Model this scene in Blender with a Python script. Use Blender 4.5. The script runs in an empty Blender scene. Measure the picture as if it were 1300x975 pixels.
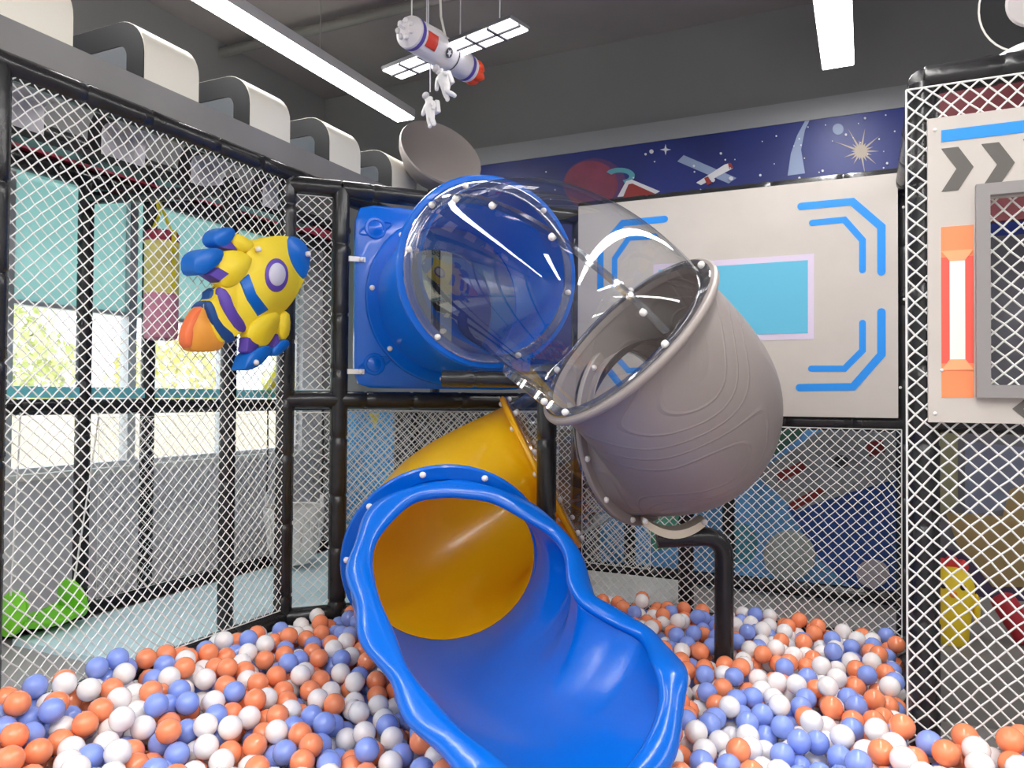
import bpy, bmesh, math, random
import numpy as np
from mathutils import Vector, Matrix
from mathutils.bvhtree import BVHTree

random.seed(7)
scene = bpy.context.scene
COL = scene.collection
PI = math.pi

# ------------------------------------------------------------------ camera
F_PX = 965.0
YAW, PITCH, ROLL = math.radians(25.0), math.radians(1.0), math.radians(0.4)
CAM = Vector((0, 0, 1.05))
_R0 = Vector((math.cos(YAW), math.sin(YAW), 0))
_F0 = Vector((-math.sin(YAW), math.cos(YAW), 0))
_FV = _F0 * math.cos(PITCH) + Vector((0, 0, math.sin(PITCH)))
_U0 = -_F0 * math.sin(PITCH) + Vector((0, 0, math.cos(PITCH)))
_RT = _R0 * math.cos(ROLL) + _U0 * math.sin(ROLL)
_UP = _U0 * math.cos(ROLL) - _R0 * math.sin(ROLL)
cd = bpy.data.cameras.new('camera')
cd.sensor_width = 36.0
cd.lens = F_PX / 1300.0 * 36.0
cd.clip_start = 0.02
cam = bpy.data.objects.new('camera', cd)
COL.objects.link(cam)
m = Matrix.Identity(4)
for i in range(3):
    m[i][0], m[i][1], m[i][2], m[i][3] = _RT[i], _UP[i], -_FV[i], CAM[i]
cam.matrix_world = m
scene.camera = cam

# ------------------------------------------------------------------ world, exposure
scene.view_settings.view_transform = 'Standard'
scene.view_settings.look = 'None'
scene.view_settings.gamma = 1.0
scene.view_settings.use_curve_mapping = False
scene.view_settings.exposure = 1.1
STRIP_POWER = 15.0
SKY_POWER = 1.5
w = bpy.data.worlds.new('overcast_sky')
scene.world = w
w.use_nodes = True
bg = w.node_tree.nodes['Background']
bg.inputs[0].default_value = (0.90, 0.96, 1.0, 1)
bg.inputs[1].default_value = SKY_POWER


def ray(px, py):
    return _FV + _RT * ((px - 650.0) / F_PX) + _UP * ((487.5 - py) / F_PX)


def onX(px, py, X):
    d = ray(px, py)
    return CAM + d * ((X - CAM.x) / d.x)


def onY(px, py, Y):
    d = ray(px, py)
    return CAM + d * ((Y - CAM.y) / d.y)


def onZ(px, py, Z):
    d = ray(px, py)
    return CAM + d * ((Z - CAM.z) / d.z)


def atD(px, py, D):
    return CAM + ray(px, py) * D


def proj(p):
    v = Vector(p) - CAM
    dep = v.dot(_FV)
    return (650 + F_PX * v.dot(_RT) / dep, 487.5 - F_PX * v.dot(_UP) / dep, dep)


def cdir(r, f, z=0.0):
    return (_R0 * r + _F0 * f + Vector((0, 0, z))).normalized()


# ------------------------------------------------------------------ materials
def lin(c):
    o = []
    for v in c[:3]:
        v = v / 255.0
        o.append(v / 12.92 if v <= 0.04045 else ((v + 0.055) / 1.055) ** 2.4)
    return (o[0], o[1], o[2], 1)


MATS = {}


def mat(name, col, rough=0.5, metal=0.0, spec=0.5, var=0.0, vscale=6.0, bump=0.0, bscale=40.0, coat=0.0, emit=None, estr=0.0):
    if name in MATS:
        return MATS[name]
    mt = bpy.data.materials.new(name)
    mt.use_nodes = True
    nt = mt.node_tree
    b = nt.nodes['Principled BSDF']
    c = lin(col)
    b.inputs['Base Color'].default_value = c
    b.inputs['Roughness'].default_value = rough
    b.inputs['Metallic'].default_value = metal
    b.inputs['Specular IOR Level'].default_value = spec
    b.inputs['Coat Weight'].default_value = coat
    tc = nt.nodes.new('ShaderNodeTexCoord')
    if var > 0:
        n = nt.nodes.new('ShaderNodeTexNoise')
        n.inputs['Scale'].default_value = vscale
        n.inputs['Detail'].default_value = 4
        r = nt.nodes.new('ShaderNodeValToRGB')
        r.color_ramp.elements[0].position = 0.3
        r.color_ramp.elements[1].position = 0.7
        r.color_ramp.elements[0].color = tuple(x * (1 - var) for x in c[:3]) + (1,)
        r.color_ramp.elements[1].color = tuple(min(1, x * (1 + var)) for x in c[:3]) + (1,)
        nt.links.new(tc.outputs['Object'], n.inputs['Vector'])
        nt.links.new(n.outputs['Fac'], r.inputs['Fac'])
        nt.links.new(r.outputs['Color'], b.inputs['Base Color'])
    if bump > 0:
        n = nt.nodes.new('ShaderNodeTexNoise')
        n.inputs['Scale'].default_value = bscale
        n.inputs['Detail'].default_value = 3
        bp = nt.nodes.new('ShaderNodeBump')
        bp.inputs['Strength'].default_value = bump
        bp.inputs['Distance'].default_value = 0.01
        nt.links.new(tc.outputs['Object'], n.inputs['Vector'])
        nt.links.new(n.outputs['Fac'], bp.inputs['Height'])
        nt.links.new(bp.outputs['Normal'], b.inputs['Normal'])
    if emit:
        b.inputs['Emission Color'].default_value = lin(emit)
        b.inputs['Emission Strength'].default_value = estr
    MATS[name] = mt
    return mt


def clear_mat(name, tint, f0=0.06, rough=0.03):
    mt = bpy.data.materials.new(name)
    mt.use_nodes = True
    nt = mt.node_tree
    nt.nodes.clear()
    out = nt.nodes.new('ShaderNodeOutputMaterial')
    tr = nt.nodes.new('ShaderNodeBsdfTransparent')
    tr.inputs[0].default_value = tint
    gl = nt.nodes.new('ShaderNodeBsdfGlossy')
    gl.inputs['Roughness'].default_value = rough
    lw = nt.nodes.new('ShaderNodeLayerWeight')
    lw.inputs['Blend'].default_value = 0.5
    pw = nt.nodes.new('ShaderNodeMath'); pw.operation = 'POWER'; pw.inputs[1].default_value = 4.0
    fr = nt.nodes.new('ShaderNodeMath'); fr.operation = 'MULTIPLY_ADD'; fr.inputs[1].default_value = 0.75; fr.inputs[2].default_value = f0
    nt.links.new(lw.outputs['Facing'], pw.inputs[0])
    nt.links.new(pw.outputs[0], fr.inputs[0])
    mx = nt.nodes.new('ShaderNodeMixShader')
    nt.links.new(fr.outputs[0], mx.inputs[0])
    nt.links.new(tr.outputs[0], mx.inputs[1])
    nt.links.new(gl.outputs[0], mx.inputs[2])
    nt.links.new(mx.outputs[0], out.inputs[0])
    MATS[name] = mt
    return mt


def film_mat(name, col, mixt=0.35):
    """coloured film on glass: partly see-through, partly scattering"""
    mt = bpy.data.materials.new(name)
    mt.use_nodes = True
    nt = mt.node_tree
    nt.nodes.clear()
    out = nt.nodes.new('ShaderNodeOutputMaterial')
    tl = nt.nodes.new('ShaderNodeBsdfTranslucent')
    df = nt.nodes.new('ShaderNodeBsdfDiffuse')
    tl.inputs[0].default_value = lin(col)
    df.inputs[0].default_value = lin(col)
    mx = nt.nodes.new('ShaderNodeMixShader')
    mx.inputs[0].default_value = mixt
    nt.links.new(df.outputs[0], mx.inputs[1])
    nt.links.new(tl.outputs[0], mx.inputs[2])
    nt.links.new(mx.outputs[0], out.inputs[0])
    MATS[name] = mt
    return mt


M_black = mat('black_vinyl_pad', (36, 36, 38), 0.26, bump=0.25, bscale=18, var=0.25, vscale=9)
M_net = mat('white_net_cord', (232, 232, 230), 0.7)
M_blue = mat('blue_plastic', (0, 104, 214), 0.22, bump=0.06, bscale=60, coat=0.2)
M_yellow = mat('yellow_plastic', (255, 208, 20), 0.25, bump=0.06, bscale=60, coat=0.2)


def add_translucency(mt, col, fac):
    nt = mt.node_tree
    out = nt.nodes['Material Output']
    b = nt.nodes['Principled BSDF']
    tl = nt.nodes.new('ShaderNodeBsdfTranslucent')
    tl.inputs[0].default_value = lin(col)
    mx = nt.nodes.new('ShaderNodeMixShader')
    mx.inputs[0].default_value = fac
    nt.links.new(b.outputs[0], mx.inputs[1])
    nt.links.new(tl.outputs[0], mx.inputs[2])
    nt.links.new(mx.outputs[0], out.inputs[0])


add_translucency(M_yellow, (255, 150, 40), 0.36)
add_translucency(M_blue, (30, 130, 240), 0.12)
M_bolt = mat('white_bolt', (235, 232, 228), 0.35)
M_steel = mat('steel', (190, 190, 190), 0.3, metal=1.0)
M_white = mat('white_board', (236, 234, 228), 0.5)
M_hoop = mat('white_hoop_cover', (244, 240, 226), 0.55, bump=0.05, bscale=80)
M_hoopin = mat('grey_hoop_lining', (196, 192, 198), 0.6)
M_hoopedge = mat('black_hoop_edge', (24, 24, 28), 0.6)
M_fascia = mat('grey_fascia', (136, 134, 134), 0.5, var=0.1, vscale=3)
M_vinyl = mat('cream_vinyl', (196, 189, 182), 0.45, bump=0.25, bscale=5, var=0.03)
M_prblue = mat('print_blue', (18, 142, 236), 0.5)
M_prcyan = mat('print_cyan', (92, 182, 214), 0.5)
M_prpink = mat('print_pale_lilac', (214, 200, 222), 0.5)
M_prgrey = mat('print_dark_grey', (92, 88, 84), 0.5)
M_prorange = mat('print_orange', (255, 142, 92), 0.5)
M_prred = mat('print_coral', (240, 92, 78), 0.5)
M_padgrey = mat('grey_pad', (142, 138, 138), 0.45)
M_ceil = mat('dark_ceiling_paint', (150, 143, 143), 0.8, var=0.08, vscale=1.5)
M_wall = mat('dark_wall_paint', (128, 128, 130), 0.7, var=0.05, vscale=1.2)
M_band = mat('grey_band_paint', (150, 152, 156), 0.6)
M_floor = mat('grey_floor_tile', (150, 146, 144), 0.55, var=0.06, vscale=2)
M_parapet = mat('grey_parapet', (214, 213, 218), 0.7, var=0.05, vscale=3)
M_mat_blue = mat('pale_blue_mat', (196, 222, 228), 0.5, var=0.03)
M_mat_white = mat('pale_grey_mat', (216, 214, 208), 0.5)
M_alu = mat('aluminium_frame', (196, 198, 202), 0.4, metal=0.3)
M_teal = mat('teal_board', (116, 204, 214), 0.4)
M_red = mat('dark_red_pad', (150, 34, 62), 0.45)
M_maroon = mat('maroon_board', (104, 40, 48), 0.6)
M_navy = mat('mural_navy', (26, 44, 122), 0.45, var=0.35, vscale=1.3)
M_lightpanel = mat('lamp_diffuser', (255, 255, 255), 0.5, emit=(255, 253, 250), estr=STRIP_POWER)
M_lampcell = mat('lamp_cell', (255, 255, 255), 0.5, emit=(255, 252, 252), estr=1.6)
M_lampbody = mat('lamp_housing', (200, 200, 200), 0.5)
M_glass = clear_mat('window_glass', (0.96, 0.98, 0.98, 1), 0.04)
M_clear = clear_mat('clear_polycarbonate', (0.94, 0.95, 0.96, 1), 0.075, 0.02)
M_clearfin = clear_mat('clear_fin', (0.80, 0.82, 0.85, 1), 0.22, 0.08)
M_tealfilm = film_mat('teal_window_film', (196, 228, 226), 0.55)


def grey_contour():
    mt = mat('grey_contour_plastic', (146, 137, 134), 0.42)
    nt = mt.node_tree
    b = nt.nodes['Principled BSDF']
    tc = nt.nodes.new('ShaderNodeTexCoord')
    n = nt.nodes.new('ShaderNodeTexNoise')
    n.inputs['Scale'].default_value = 1.7
    n.inputs['Detail'].default_value = 0.0
    mu = nt.nodes.new('ShaderNodeMath'); mu.operation = 'MULTIPLY'; mu.inputs[1].default_value = 14.0
    fr = nt.nodes.new('ShaderNodeMath'); fr.operation = 'PINGPONG'; fr.inputs[1].default_value = 0.5
    rp = nt.nodes.new('ShaderNodeValToRGB')
    rp.color_ramp.elements[0].position = 0.40
    rp.color_ramp.elements[1].position = 0.5
    bp = nt.nodes.new('ShaderNodeBump')
    bp.inputs['Strength'].default_value = 0.30
    bp.inputs['Distance'].default_value = 0.008
    nt.links.new(tc.outputs['Object'], n.inputs['Vector'])
    nt.links.new(n.outputs['Fac'], mu.inputs[0])
    nt.links.new(mu.outputs[0], fr.inputs[0])
    nt.links.new(fr.outputs[0], rp.inputs['Fac'])
    nt.links.new(rp.outputs['Color'], bp.inputs['Height'])
    nt.links.new(bp.outputs['Normal'], b.inputs['Normal'])
    return mt


M_grey = grey_contour()


# ------------------------------------------------------------------ mesh helpers
class MB:
    def __init__(s):
        s.v = []
        s.f = []
        s.mi = []

    def add(s, verts, faces, mi=0):
        o = len(s.v)
        s.v += [tuple(p) for p in verts]
        s.f += [tuple(i + o for i in f) for f in faces]
        s.mi += [mi] * len(faces)
        return s

    def box(s, a, b, mi=0):
        x0, y0, z0 = min(a[0], b[0]), min(a[1], b[1]), min(a[2], b[2])
        x1, y1, z1 = max(a[0], b[0]), max(a[1], b[1]), max(a[2], b[2])
        vs = [(x0, y0, z0), (x1, y0, z0), (x1, y1, z0), (x0, y1, z0), (x0, y0, z1), (x1, y0, z1), (x1, y1, z1), (x0, y1, z1)]
        return s.add(vs, [(3, 2, 1, 0), (4, 5, 6, 7), (0, 1, 5, 4), (1, 2, 6, 5), (2, 3, 7, 6), (3, 0, 4, 7)], mi)

    def obox(s, c, ax, ay, az, mi=0):
        """oriented box: centre c, half-axis vectors"""
        c, ax, ay, az = Vector(c), Vector(ax), Vector(ay), Vector(az)
        vs = [c + ax * i + ay * j + az * k for k in (-1, 1) for (i, j) in ((-1, -1), (1, -1), (1, 1), (-1, 1))]
        return s.add(vs, [(3, 2, 1, 0), (4, 5, 6, 7), (0, 1, 5, 4), (1, 2, 6, 5), (2, 3, 7, 6), (3, 0, 4, 7)], mi)

    def prism(s, pts, off, mi=0):
        """polygon (3D points) pushed by off"""
        n = len(pts)
        off = Vector(off)
        vs = [Vector(p) for p in pts] + [Vector(p) + off for p in pts]
        fs = [tuple(range(n)), tuple(range(2 * n - 1, n - 1, -1))]
        fs += [(i, (i + 1) % n, n + (i + 1) % n, n + i) for i in range(n)]
        return s.add(vs, fs, mi)

    def rings(s, rings, closed=False, cap=True, loop=False, mi=0):
        """list of rings of equal length -> skin"""
        n = len(rings[0])
        vs = [p for r in rings for p in r]
        fs = []
        m_ = len(rings)
        rng = range(m_) if loop else range(m_ - 1)
        for k in rng:
            k2 = (k + 1) % m_
            for i in range(n if not closed is None else n - 1):
                j = (i + 1) % n
                fs.append((k * n + i, k * n + j, k2 * n + j, k2 * n + i))
        if cap and not loop:
            fs.append(tuple(range(n - 1, -1, -1)))
            fs.append(tuple(range((m_ - 1) * n, m_ * n)))
        return s.add(vs, fs, mi)

    def tube(s, path, r, n=10, cap=True, loop=False, mi=0):
        path = [Vector(p) for p in path]
        fr = frames(path, loop)
        rs = []
        for i, p in enumerate(path):
            t, a, b = fr[i]
            rr = r(i / max(1, len(path) - 1)) if callable(r) else r
            rs.append([p + (a * math.cos(2 * PI * k / n) + b * math.sin(2 * PI * k / n)) * rr for k in range(n)])
        return s.rings(rs, cap=cap, loop=loop, mi=mi)

    def lathe(s, prof, c, axis, n=24, cap=True, mi=0):
        """prof: list of (r, h) along axis from c"""
        c = Vector(c)
        axis = Vector(axis).normalized()
        a, b = perp(axis)
        rs = [[c + axis * h + (a * math.cos(2 * PI * k / n) + b * math.sin(2 * PI * k / n)) * max(r, 1e-4) for k in range(n)] for r, h in prof]
        return s.rings(rs, cap=cap, mi=mi)

    def ball(s, c, r, sx=(1, 1, 1), nu=12, nv=8, basis=None, mi=0):
        c = Vector(c)
        B = basis or (Vector((1, 0, 0)), Vector((0, 1, 0)), Vector((0, 0, 1)))
        rs = []
        for j in range(nv + 1):
            t = PI * j / nv
            rr = max(math.sin(t), 1e-3)
            rs.append([c + B[0] * (rr * math.cos(2 * PI * k / nu) * r * sx[0]) + B[1] * (rr * math.sin(2 * PI * k / nu) * r * sx[1]) - B[2] * (math.cos(t) * r * sx[2]) for k in range(nu)])
        return s.rings(rs, mi=mi)

    def mesh(s, name, mats, sharp=35):
        me = bpy.data.meshes.new(name)
        me.from_pydata(s.v, [], s.f)
        for mm in (mats if isinstance(mats, (list, tuple)) else [mats]):
            me.materials.append(mm)
        if any(s.mi):
            me.polygons.foreach_set('material_index', s.mi)
        me.polygons.foreach_set('use_smooth', [True] * len(me.polygons))
        bm = bmesh.new()
        bm.from_mesh(me)
        bmesh.ops.recalc_face_normals(bm, faces=bm.faces)
        bm.to_mesh(me)
        bm.free()
        me.set_sharp_from_angle(angle=math.radians(sharp))
        me.update()
        return me

    def build(s, name, mats, parent=None, sharp=35):
        return link(name, s.mesh(name, mats, sharp), parent)


def perp(t):
    t = Vector(t).normalized()
    u = Vector((0, 0, 1)) if abs(t.z) < 0.9 else Vector((1, 0, 0))
    a = u.cross(t).normalized()
    return a, t.cross(a).normalized()


def frames(path, loop=False):
    n = len(path)
    out = []
    for i in range(n):
        if loop:
            t = path[(i + 1) % n] - path[i - 1]
        else:
            t = path[min(i + 1, n - 1)] - path[max(i - 1, 0)]
        t = t.normalized()
        if i == 0:
            a, b = perp(t)
        else:
            a = out[-1][1]
            a = (a - t * a.dot(t)).normalized()
            b = t.cross(a)
        out.append((t, a, b))
    return out


def bez(p0, p1, p2, p3, n):
    o = []
    for i in range(n + 1):
        t = i / n
        o.append(p0 * (1 - t) ** 3 + p1 * 3 * t * (1 - t) ** 2 + p2 * 3 * t * t * (1 - t) + p3 * t ** 3)
    return o


def bez_dir(p0, d0, k0, p1, d1, k1, n):
    return bez(p0, p0 + d0 * k0, p1 - d1 * k1, p1, n)


def link(name, data, parent=None, loc=None):
    o = bpy.data.objects.new(name, data)
    COL.objects.link(o)
    if loc is not None:
        o.location = loc
    if parent is not None:
        o.parent = parent
        o.matrix_parent_inverse = WM[parent.name].inverted() if parent.name in WM else Matrix.Identity(4)
    return o


WM = {}


def tag(o, label, cat, group=None, kind=None):
    if label:
        o['label'] = label
    if cat:
        o['category'] = cat
    if group:
        o['group'] = group
    if kind:
        o['kind'] = kind
    return o


def thing(name, loc, label, cat, group=None, kind=None):
    e = bpy.data.objects.new(name, None)
    COL.objects.link(e)
    e.location = loc
    e.empty_display_size = 0.1
    WM[e.name] = Matrix.Translation(Vector(loc))
    return tag(e, label, cat, group, kind)


def struct(name, mb, mt, label=None):
    o = mb.build(name, mt)
    o['kind'] = 'structure'
    if label:
        o['label'] = label
    return o


def stroke(pts, wid, nrm, off):
    """wide flat stroke with round ends on a plane; returns MB"""
    mb = MB()
    nrm = Vector(nrm).normalized()
    pts = [Vector(p) for p in pts]
    L, Rr = [], []
    n = len(pts)
    for i, p in enumerate(pts):
        t0 = (pts[i] - pts[i - 1]).normalized() if i > 0 else (pts[1] - pts[0]).normalized()
        t1 = (pts[i + 1] - pts[i]).normalized() if i < n - 1 else t0
        t = (t0 + t1).normalized()
        k = 1 / max(0.5, t.dot(t1))
        sd = nrm.cross(t) * (wid / 2 * k)
        L.append(p + sd)
        Rr.append(p - sd)
    # round caps
    def cap(p, t):
        sd = nrm.cross(t)
        return [p + (sd * math.cos(a) + t * math.sin(a)) * wid / 2 for a in [PI * q / 6 for q in range(1, 6)]]
    t_end = (pts[-1] - pts[-2]).normalized()
    t_st = (pts[0] - pts[1]).normalized()
    poly = L + cap(pts[-1], t_end) + Rr[::-1] + cap(pts[0], t_st)
    mb.prism(poly, nrm * off)
    return mb


def disc_pts(c, a, b, n=24, ph=0):
    return [Vector(c) + Vector(a) * math.cos(2 * PI * k / n + ph) + Vector(b) * math.sin(2 * PI * k / n + ph) for k in range(n)]


# ------------------------------------------------------------------ setting
FLZ = -0.20
CEZ = 3.65
XW, XR, YB, YF = -4.30, 3.6, 5.30, -3.2
struct('floor', MB().box((XW - 0.2, YF - 0.2, FLZ - 0.1), (XR + 0.2, YB + 0.2, FLZ)), M_floor)
struct('ceiling', MB().box((XW - 0.2, YF - 0.2, CEZ), (XR + 0.2, YB + 0.2, CEZ + 0.1)), M_ceil)
struct('wall_back', MB().box((XW - 0.2, YB, FLZ), (XR + 0.2, YB + 0.1, CEZ)), M_wall)
struct('wall_right', MB().box((XR, YF, FLZ), (XR + 0.1, YB, CEZ)), M_wall)
struct('wall_front', MB().box((XW - 0.2, YF - 0.1, FLZ), (XR + 0.2, YF, CEZ)), mat('light_wall_paint', (186, 184, 182), 0.7))
WIN_Z0, WIN_ZT, WIN_Z1 = 0.56, 1.57, 2.36
wl = MB()
wl.box((XW - 0.15, YF, FLZ), (XW, YB, WIN_Z0))
wl_o = struct('wall_left', wl, M_parapet)
struct('wall_left_header', MB().box((XW - 0.15, YF, WIN_Z1), (XW, YB, CEZ)), M_wall)
struct('trim_1', MB().box((XW - 0.16, YF, WIN_Z0), (XW + 0.03, YB, WIN_Z0 + 0.035)), M_white)
mull = [-1.35, -0.55, 0.25, 1.05, 1.85, 2.65, 3.445, 4.25, 5.05]
struct('wall_left_pier', MB().box((XW - 0.15, YF, WIN_Z0 + 0.035), (XW, mull[0], WIN_Z1)).box((XW - 0.15, mull[-1], WIN_Z0 + 0.035), (XW, YB, WIN_Z1)), M_parapet)
for i in range(len(mull) - 1):
    y0, y1 = mull[i], mull[i + 1]
    wn = thing('window_%d' % (i + 1), (XW - 0.08, (y0 + y1) / 2, WIN_Z0), None, None, None, 'structure')
    z0, z1 = WIN_Z0 + 0.035, WIN_Z1
    fb = MB()
    t = 0.03
    fb.box((XW - 0.12, y0, z0), (XW - 0.04, y0 + t, z1)).box((XW - 0.12, y1 - t, z0), (XW - 0.04, y1, z1))
    fb.box((XW - 0.12, y0 + t, z0), (XW - 0.04, y1 - t, z0 + t)).box((XW - 0.12, y0 + t, z1 - t), (XW - 0.04, y1 - t, z1))
    fb.box((XW - 0.12, y0 + t, WIN_ZT - 0.012), (XW - 0.04, y1 - t, WIN_ZT + 0.012))
    fb.build('window_frame', M_alu, wn)
    MB().box((XW - 0.085, y0 + t, z0 + t), (XW - 0.08, y1 - t, WIN_ZT - 0.012)).build('pane', M_glass, wn)
    pt = MB().box((XW - 0.085, y0 + t, WIN_ZT + 0.012), (XW - 0.08, y1 - t, z1 - t)).build('pane', M_tealfilm, wn)
    pt['label'] = 'teal frosted upper pane'

# outside: paving, low wall, hedge and trees
struct('ground', MB().box((-40, -30, FLZ - 0.12), (XW - 0.2, 40, FLZ - 0.1)), mat('pale_paving', (206, 204, 196), 0.8, var=0.1, vscale=2))
tag(MB().box((-9.2, -6, FLZ - 0.1), (-9.0, 22, 0.95)).build('garden_wall', mat('tan_render', (232, 216, 190), 0.8, var=0.12, vscale=1.5)),
    'low tan garden wall outside the windows', 'wall')


def bush(c, r, sx, label, mt, seed):
    rnd = random.Random(seed)
    th = thing('bush', (c[0], c[1], FLZ - 0.1), label, 'bush', 'bushes outside the windows')
    tr = MB()
    tr.tube([(c[0], c[1], FLZ - 0.1), (c[0], c[1], c[2])], 0.06, 8)
    tr.build('stem', mat('bark', (120, 96, 72), 0.9), th)
    lv = MB()
    for k in range(900):
        u, v = rnd.random() * 2 - 1, rnd.random() * 2 * PI
        q = math.sqrt(1 - u * u)
        rr = r * (0.65 + 0.4 * rnd.random())
        p = Vector(c) + Vector((q * math.cos(v) * sx[0], q * math.sin(v) * sx[1], u * sx[2])) * rr
        a = Vector((rnd.uniform(-1, 1), rnd.uniform(-1, 1), rnd.uniform(-1, 1))).normalized()
        b = perp(a)[0]
        s_ = 0.09 * r + 0.03
        lv.add([p - a * s_, p + b * s_ * 0.5, p + a * s_, p - b * s_ * 0.5], [(0, 1, 2, 3)])
    lo = lv.build('foliage', mt, th)
    lo['kind'] = 'stuff'


M_leaf1 = mat('pale_green_leaf', (226, 230, 176), 0.7, var=0.2, vscale=4)
M_leaf2 = mat('yellow_green_leaf', (240, 234, 176), 0.7, var=0.2, vscale=4)
bush((-10.6, 6.3, 1.3), 1.1, (0.8, 0.9, 1.0), 'pale green bush behind the tan garden wall', M_leaf1, 1)
bush((-10.8, 9.4, 1.1), 1.0, (0.8, 1.2, 1.0), 'yellowish bush behind the tan garden wall', M_leaf2, 2)
bush((-10.4, 12.8, 1.2), 1.1, (0.8, 1.3, 1.0), 'wide pale bush behind the tan garden wall', M_leaf1, 3)

# ------------------------------------------------------------------ ceiling lights
def strip(x, y0, y1, zc, wid, label):
    th = thing('strip_light', (x, (y0 + y1) / 2, zc), label, 'ceiling light', 'long ceiling strip lights')
    MB().box((x - wid / 2 - 0.004, y0 - 0.01, zc), (x + wid / 2 + 0.004, y1 + 0.01, zc + 0.06)).build('housing', M_lampbody, th)
    MB().box((x - wid / 2, y0, zc - 0.012), (x + wid / 2, y1, zc)).build('diffuser', M_lightpanel, th)
    n = 4
    for i in range(n):
        y = y0 + (y1 - y0) * (i + 0.5) / n
        MB().tube([(x, y, zc + 0.06), (x, y, CEZ)], 0.004, 6).build('cable', M_steel, th)


pL = onZ(515, 151, 3.0)
pR = onZ(1064, 83, 3.0)
strip(pL.x, -2.9, pL.y, 3.0, 0.135, 'long white strip light hanging above the white hoops')
strip(pR.x, -2.9, pR.y, 3.0, 0.165, 'wide white strip light hanging above the cream panel')
strip(-1.5, -2.9, 0.5, 3.0, 0.165, 'added unseen white fill strip behind the pit, towards the entrance wall')  # added out of view behind the camera, fills the pit from the front
strip(1.3, -2.9, 0.5, 3.0, 0.165, 'added unseen white fill strip near the entrance wall')  # second added fill strip, also out of view behind the camera
strip(2.75, -2.9, 4.9, 3.0, 0.165, 'added unseen white strip light over the right enclosure')  # unseen extra row at the same spacing, added to brighten the room

cp = onZ(380, 46, 3.55)
tag(MB().tube([(XW, cp.y, 3.57), (XR, cp.y, 3.57)], 0.035, 14).build('ceiling_conduit', mat('grey_pipe', (120, 118, 116), 0.5)),
    'grey conduit pipe running along the ceiling', 'pipe')

# ------------------------------------------------------------------ padded frames
def pad(parent, p0, p1, r=0.043, name='post', seed=0):
    rnd = random.Random(seed * 13 + len(bpy.data.objects))
    p0, p1 = Vector(p0), Vector(p1)
    L = (p1 - p0).length
    ax = (p1 - p0).normalized()
    prof = [(0.6 * r, 0), (r * 0.95, 0.004), (r, 0.012)]
    h = rnd.uniform(0.12, 0.3)
    while h < L - 0.08:
        prof += [(r * 1.01, h - 0.05), (r * 1.03, h - 0.012), (r * 0.93, h - 0.006), (r * 0.93, h + 0.006), (r * 1.03, h + 0.012), (r * 1.0, h + 0.05)]
        h += rnd.uniform(0.24, 0.36)
    prof += [(r, L - 0.012), (r * 0.95, L - 0.004), (0.6 * r, L)]
    return MB().lathe(prof, p0, ax, 16).build(name, M_black, parent, 50)


ZT, ZM, ZB = 2.12, 1.0, -0.015
XN = -2.54
A = Vector((XN, 1.50, 0)); B = Vector((XN, 2.86, 0)); A2 = Vector((-2.36, 3.04, 0)); C = Vector((-1.48, 4.07, 0)); E = Vector((0.17, 4.07, 0))


def at(v, z):
    return Vector((v.x, v.y, z))


fr = thing('play_frame', (-1.5, 3.2, FLZ), 'black padded pipe frame around the ball pit', 'play frame')
for i, q in enumerate((A, B, A2, C, E)):
    pad(fr, at(q, FLZ), at(q, ZT + (0.0 if q is not A2 else -0.04)), seed=i)
pad(fr, (XN, 0.1, FLZ), (XN, 0.1, ZT), seed=8)
pad(fr, (XN, -0.3, ZT), (XN, 4.3, ZT), name='beam', seed=11)
pad(fr, at(B, ZT - 0.045), at(A2, ZT - 0.045), name='beam', seed=12)
pad(fr, at(A2, ZT - 0.045), at(C, ZT - 0.045), name='beam', seed=13)
pad(fr, at(C, ZT), at(E, ZT), name='beam', seed=14)
pad(fr, at(B, ZM + 0.03), at(A2, ZM + 0.03), name='beam', seed=15)
pad(fr, at(A2, ZM + 0.03), at(C, ZM + 0.03), name='beam', seed=16)
pad(fr, at(C, ZM - 0.06), at(E, ZM - 0.06), name='beam', seed=17)
pad(fr, (XN, -0.3, ZB), at(B, ZB), name='beam', seed=18)
pad(fr, at(B, ZB), at(A2, ZB), name='beam', seed=19)
pad(fr, at(A2, ZB), at(C, ZB), name='beam', seed=20)
pad(fr, at(C, ZB - 0.1), at(E, ZB - 0.1), name='beam', seed=21)

fr2 = thing('play_frame', (-3.95, 3.5, FLZ), 'black padded pipe frame in front of the windows', 'play frame')
XF = -3.97
for y in (1.62, 2.84, 3.26, 4.45, 5.15):
    pad(fr2, (XF, y, FLZ), (XF, y, 2.25), 0.041)
pad(fr2, (-3.05, 3.0, FLZ), (-3.05, 3.0, 2.2), 0.041)
pad(fr2, (XF, -0.3, ZM - 0.02), (XF, 5.2, ZM - 0.02), 0.043, 'beam')
pad(fr2, (XF, -0.3, FLZ + 0.045), (XF, 5.2, FLZ + 0.045), 0.043, 'beam')
pad(fr2, (XF, -0.3, 2.26), (XF, 5.2, 2.26), 0.05, 'beam')
pad(fr2, (XF, -0.3, 2.44), (XF, 5.2, 2.44), 0.045, 'beam')
pad(fr2, (XF, 5.12, ZM - 0.02), (0.2, 5.12, ZM - 0.02), 0.05, 'beam')
pad(fr2, (XF, 5.12, FLZ + 0.06), (0.2, 5.12, FLZ + 0.06), 0.045, 'beam')
pad(fr2, (XF, 4.45, ZM), (-2.3, 4.45, ZM), 0.043, 'beam')
for px_ in (525, 800, 925):
    q = onY(px_, 600, 5.12)
    pad(fr2, (q.x, 5.12, FLZ), (q.x, 5.12, ZM), 0.04)
q = onY(871, 700, 4.2)
pad(fr2, (q.x, 4.2, FLZ), (q.x, 4.2, ZM - 0.1), 0.042)
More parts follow.
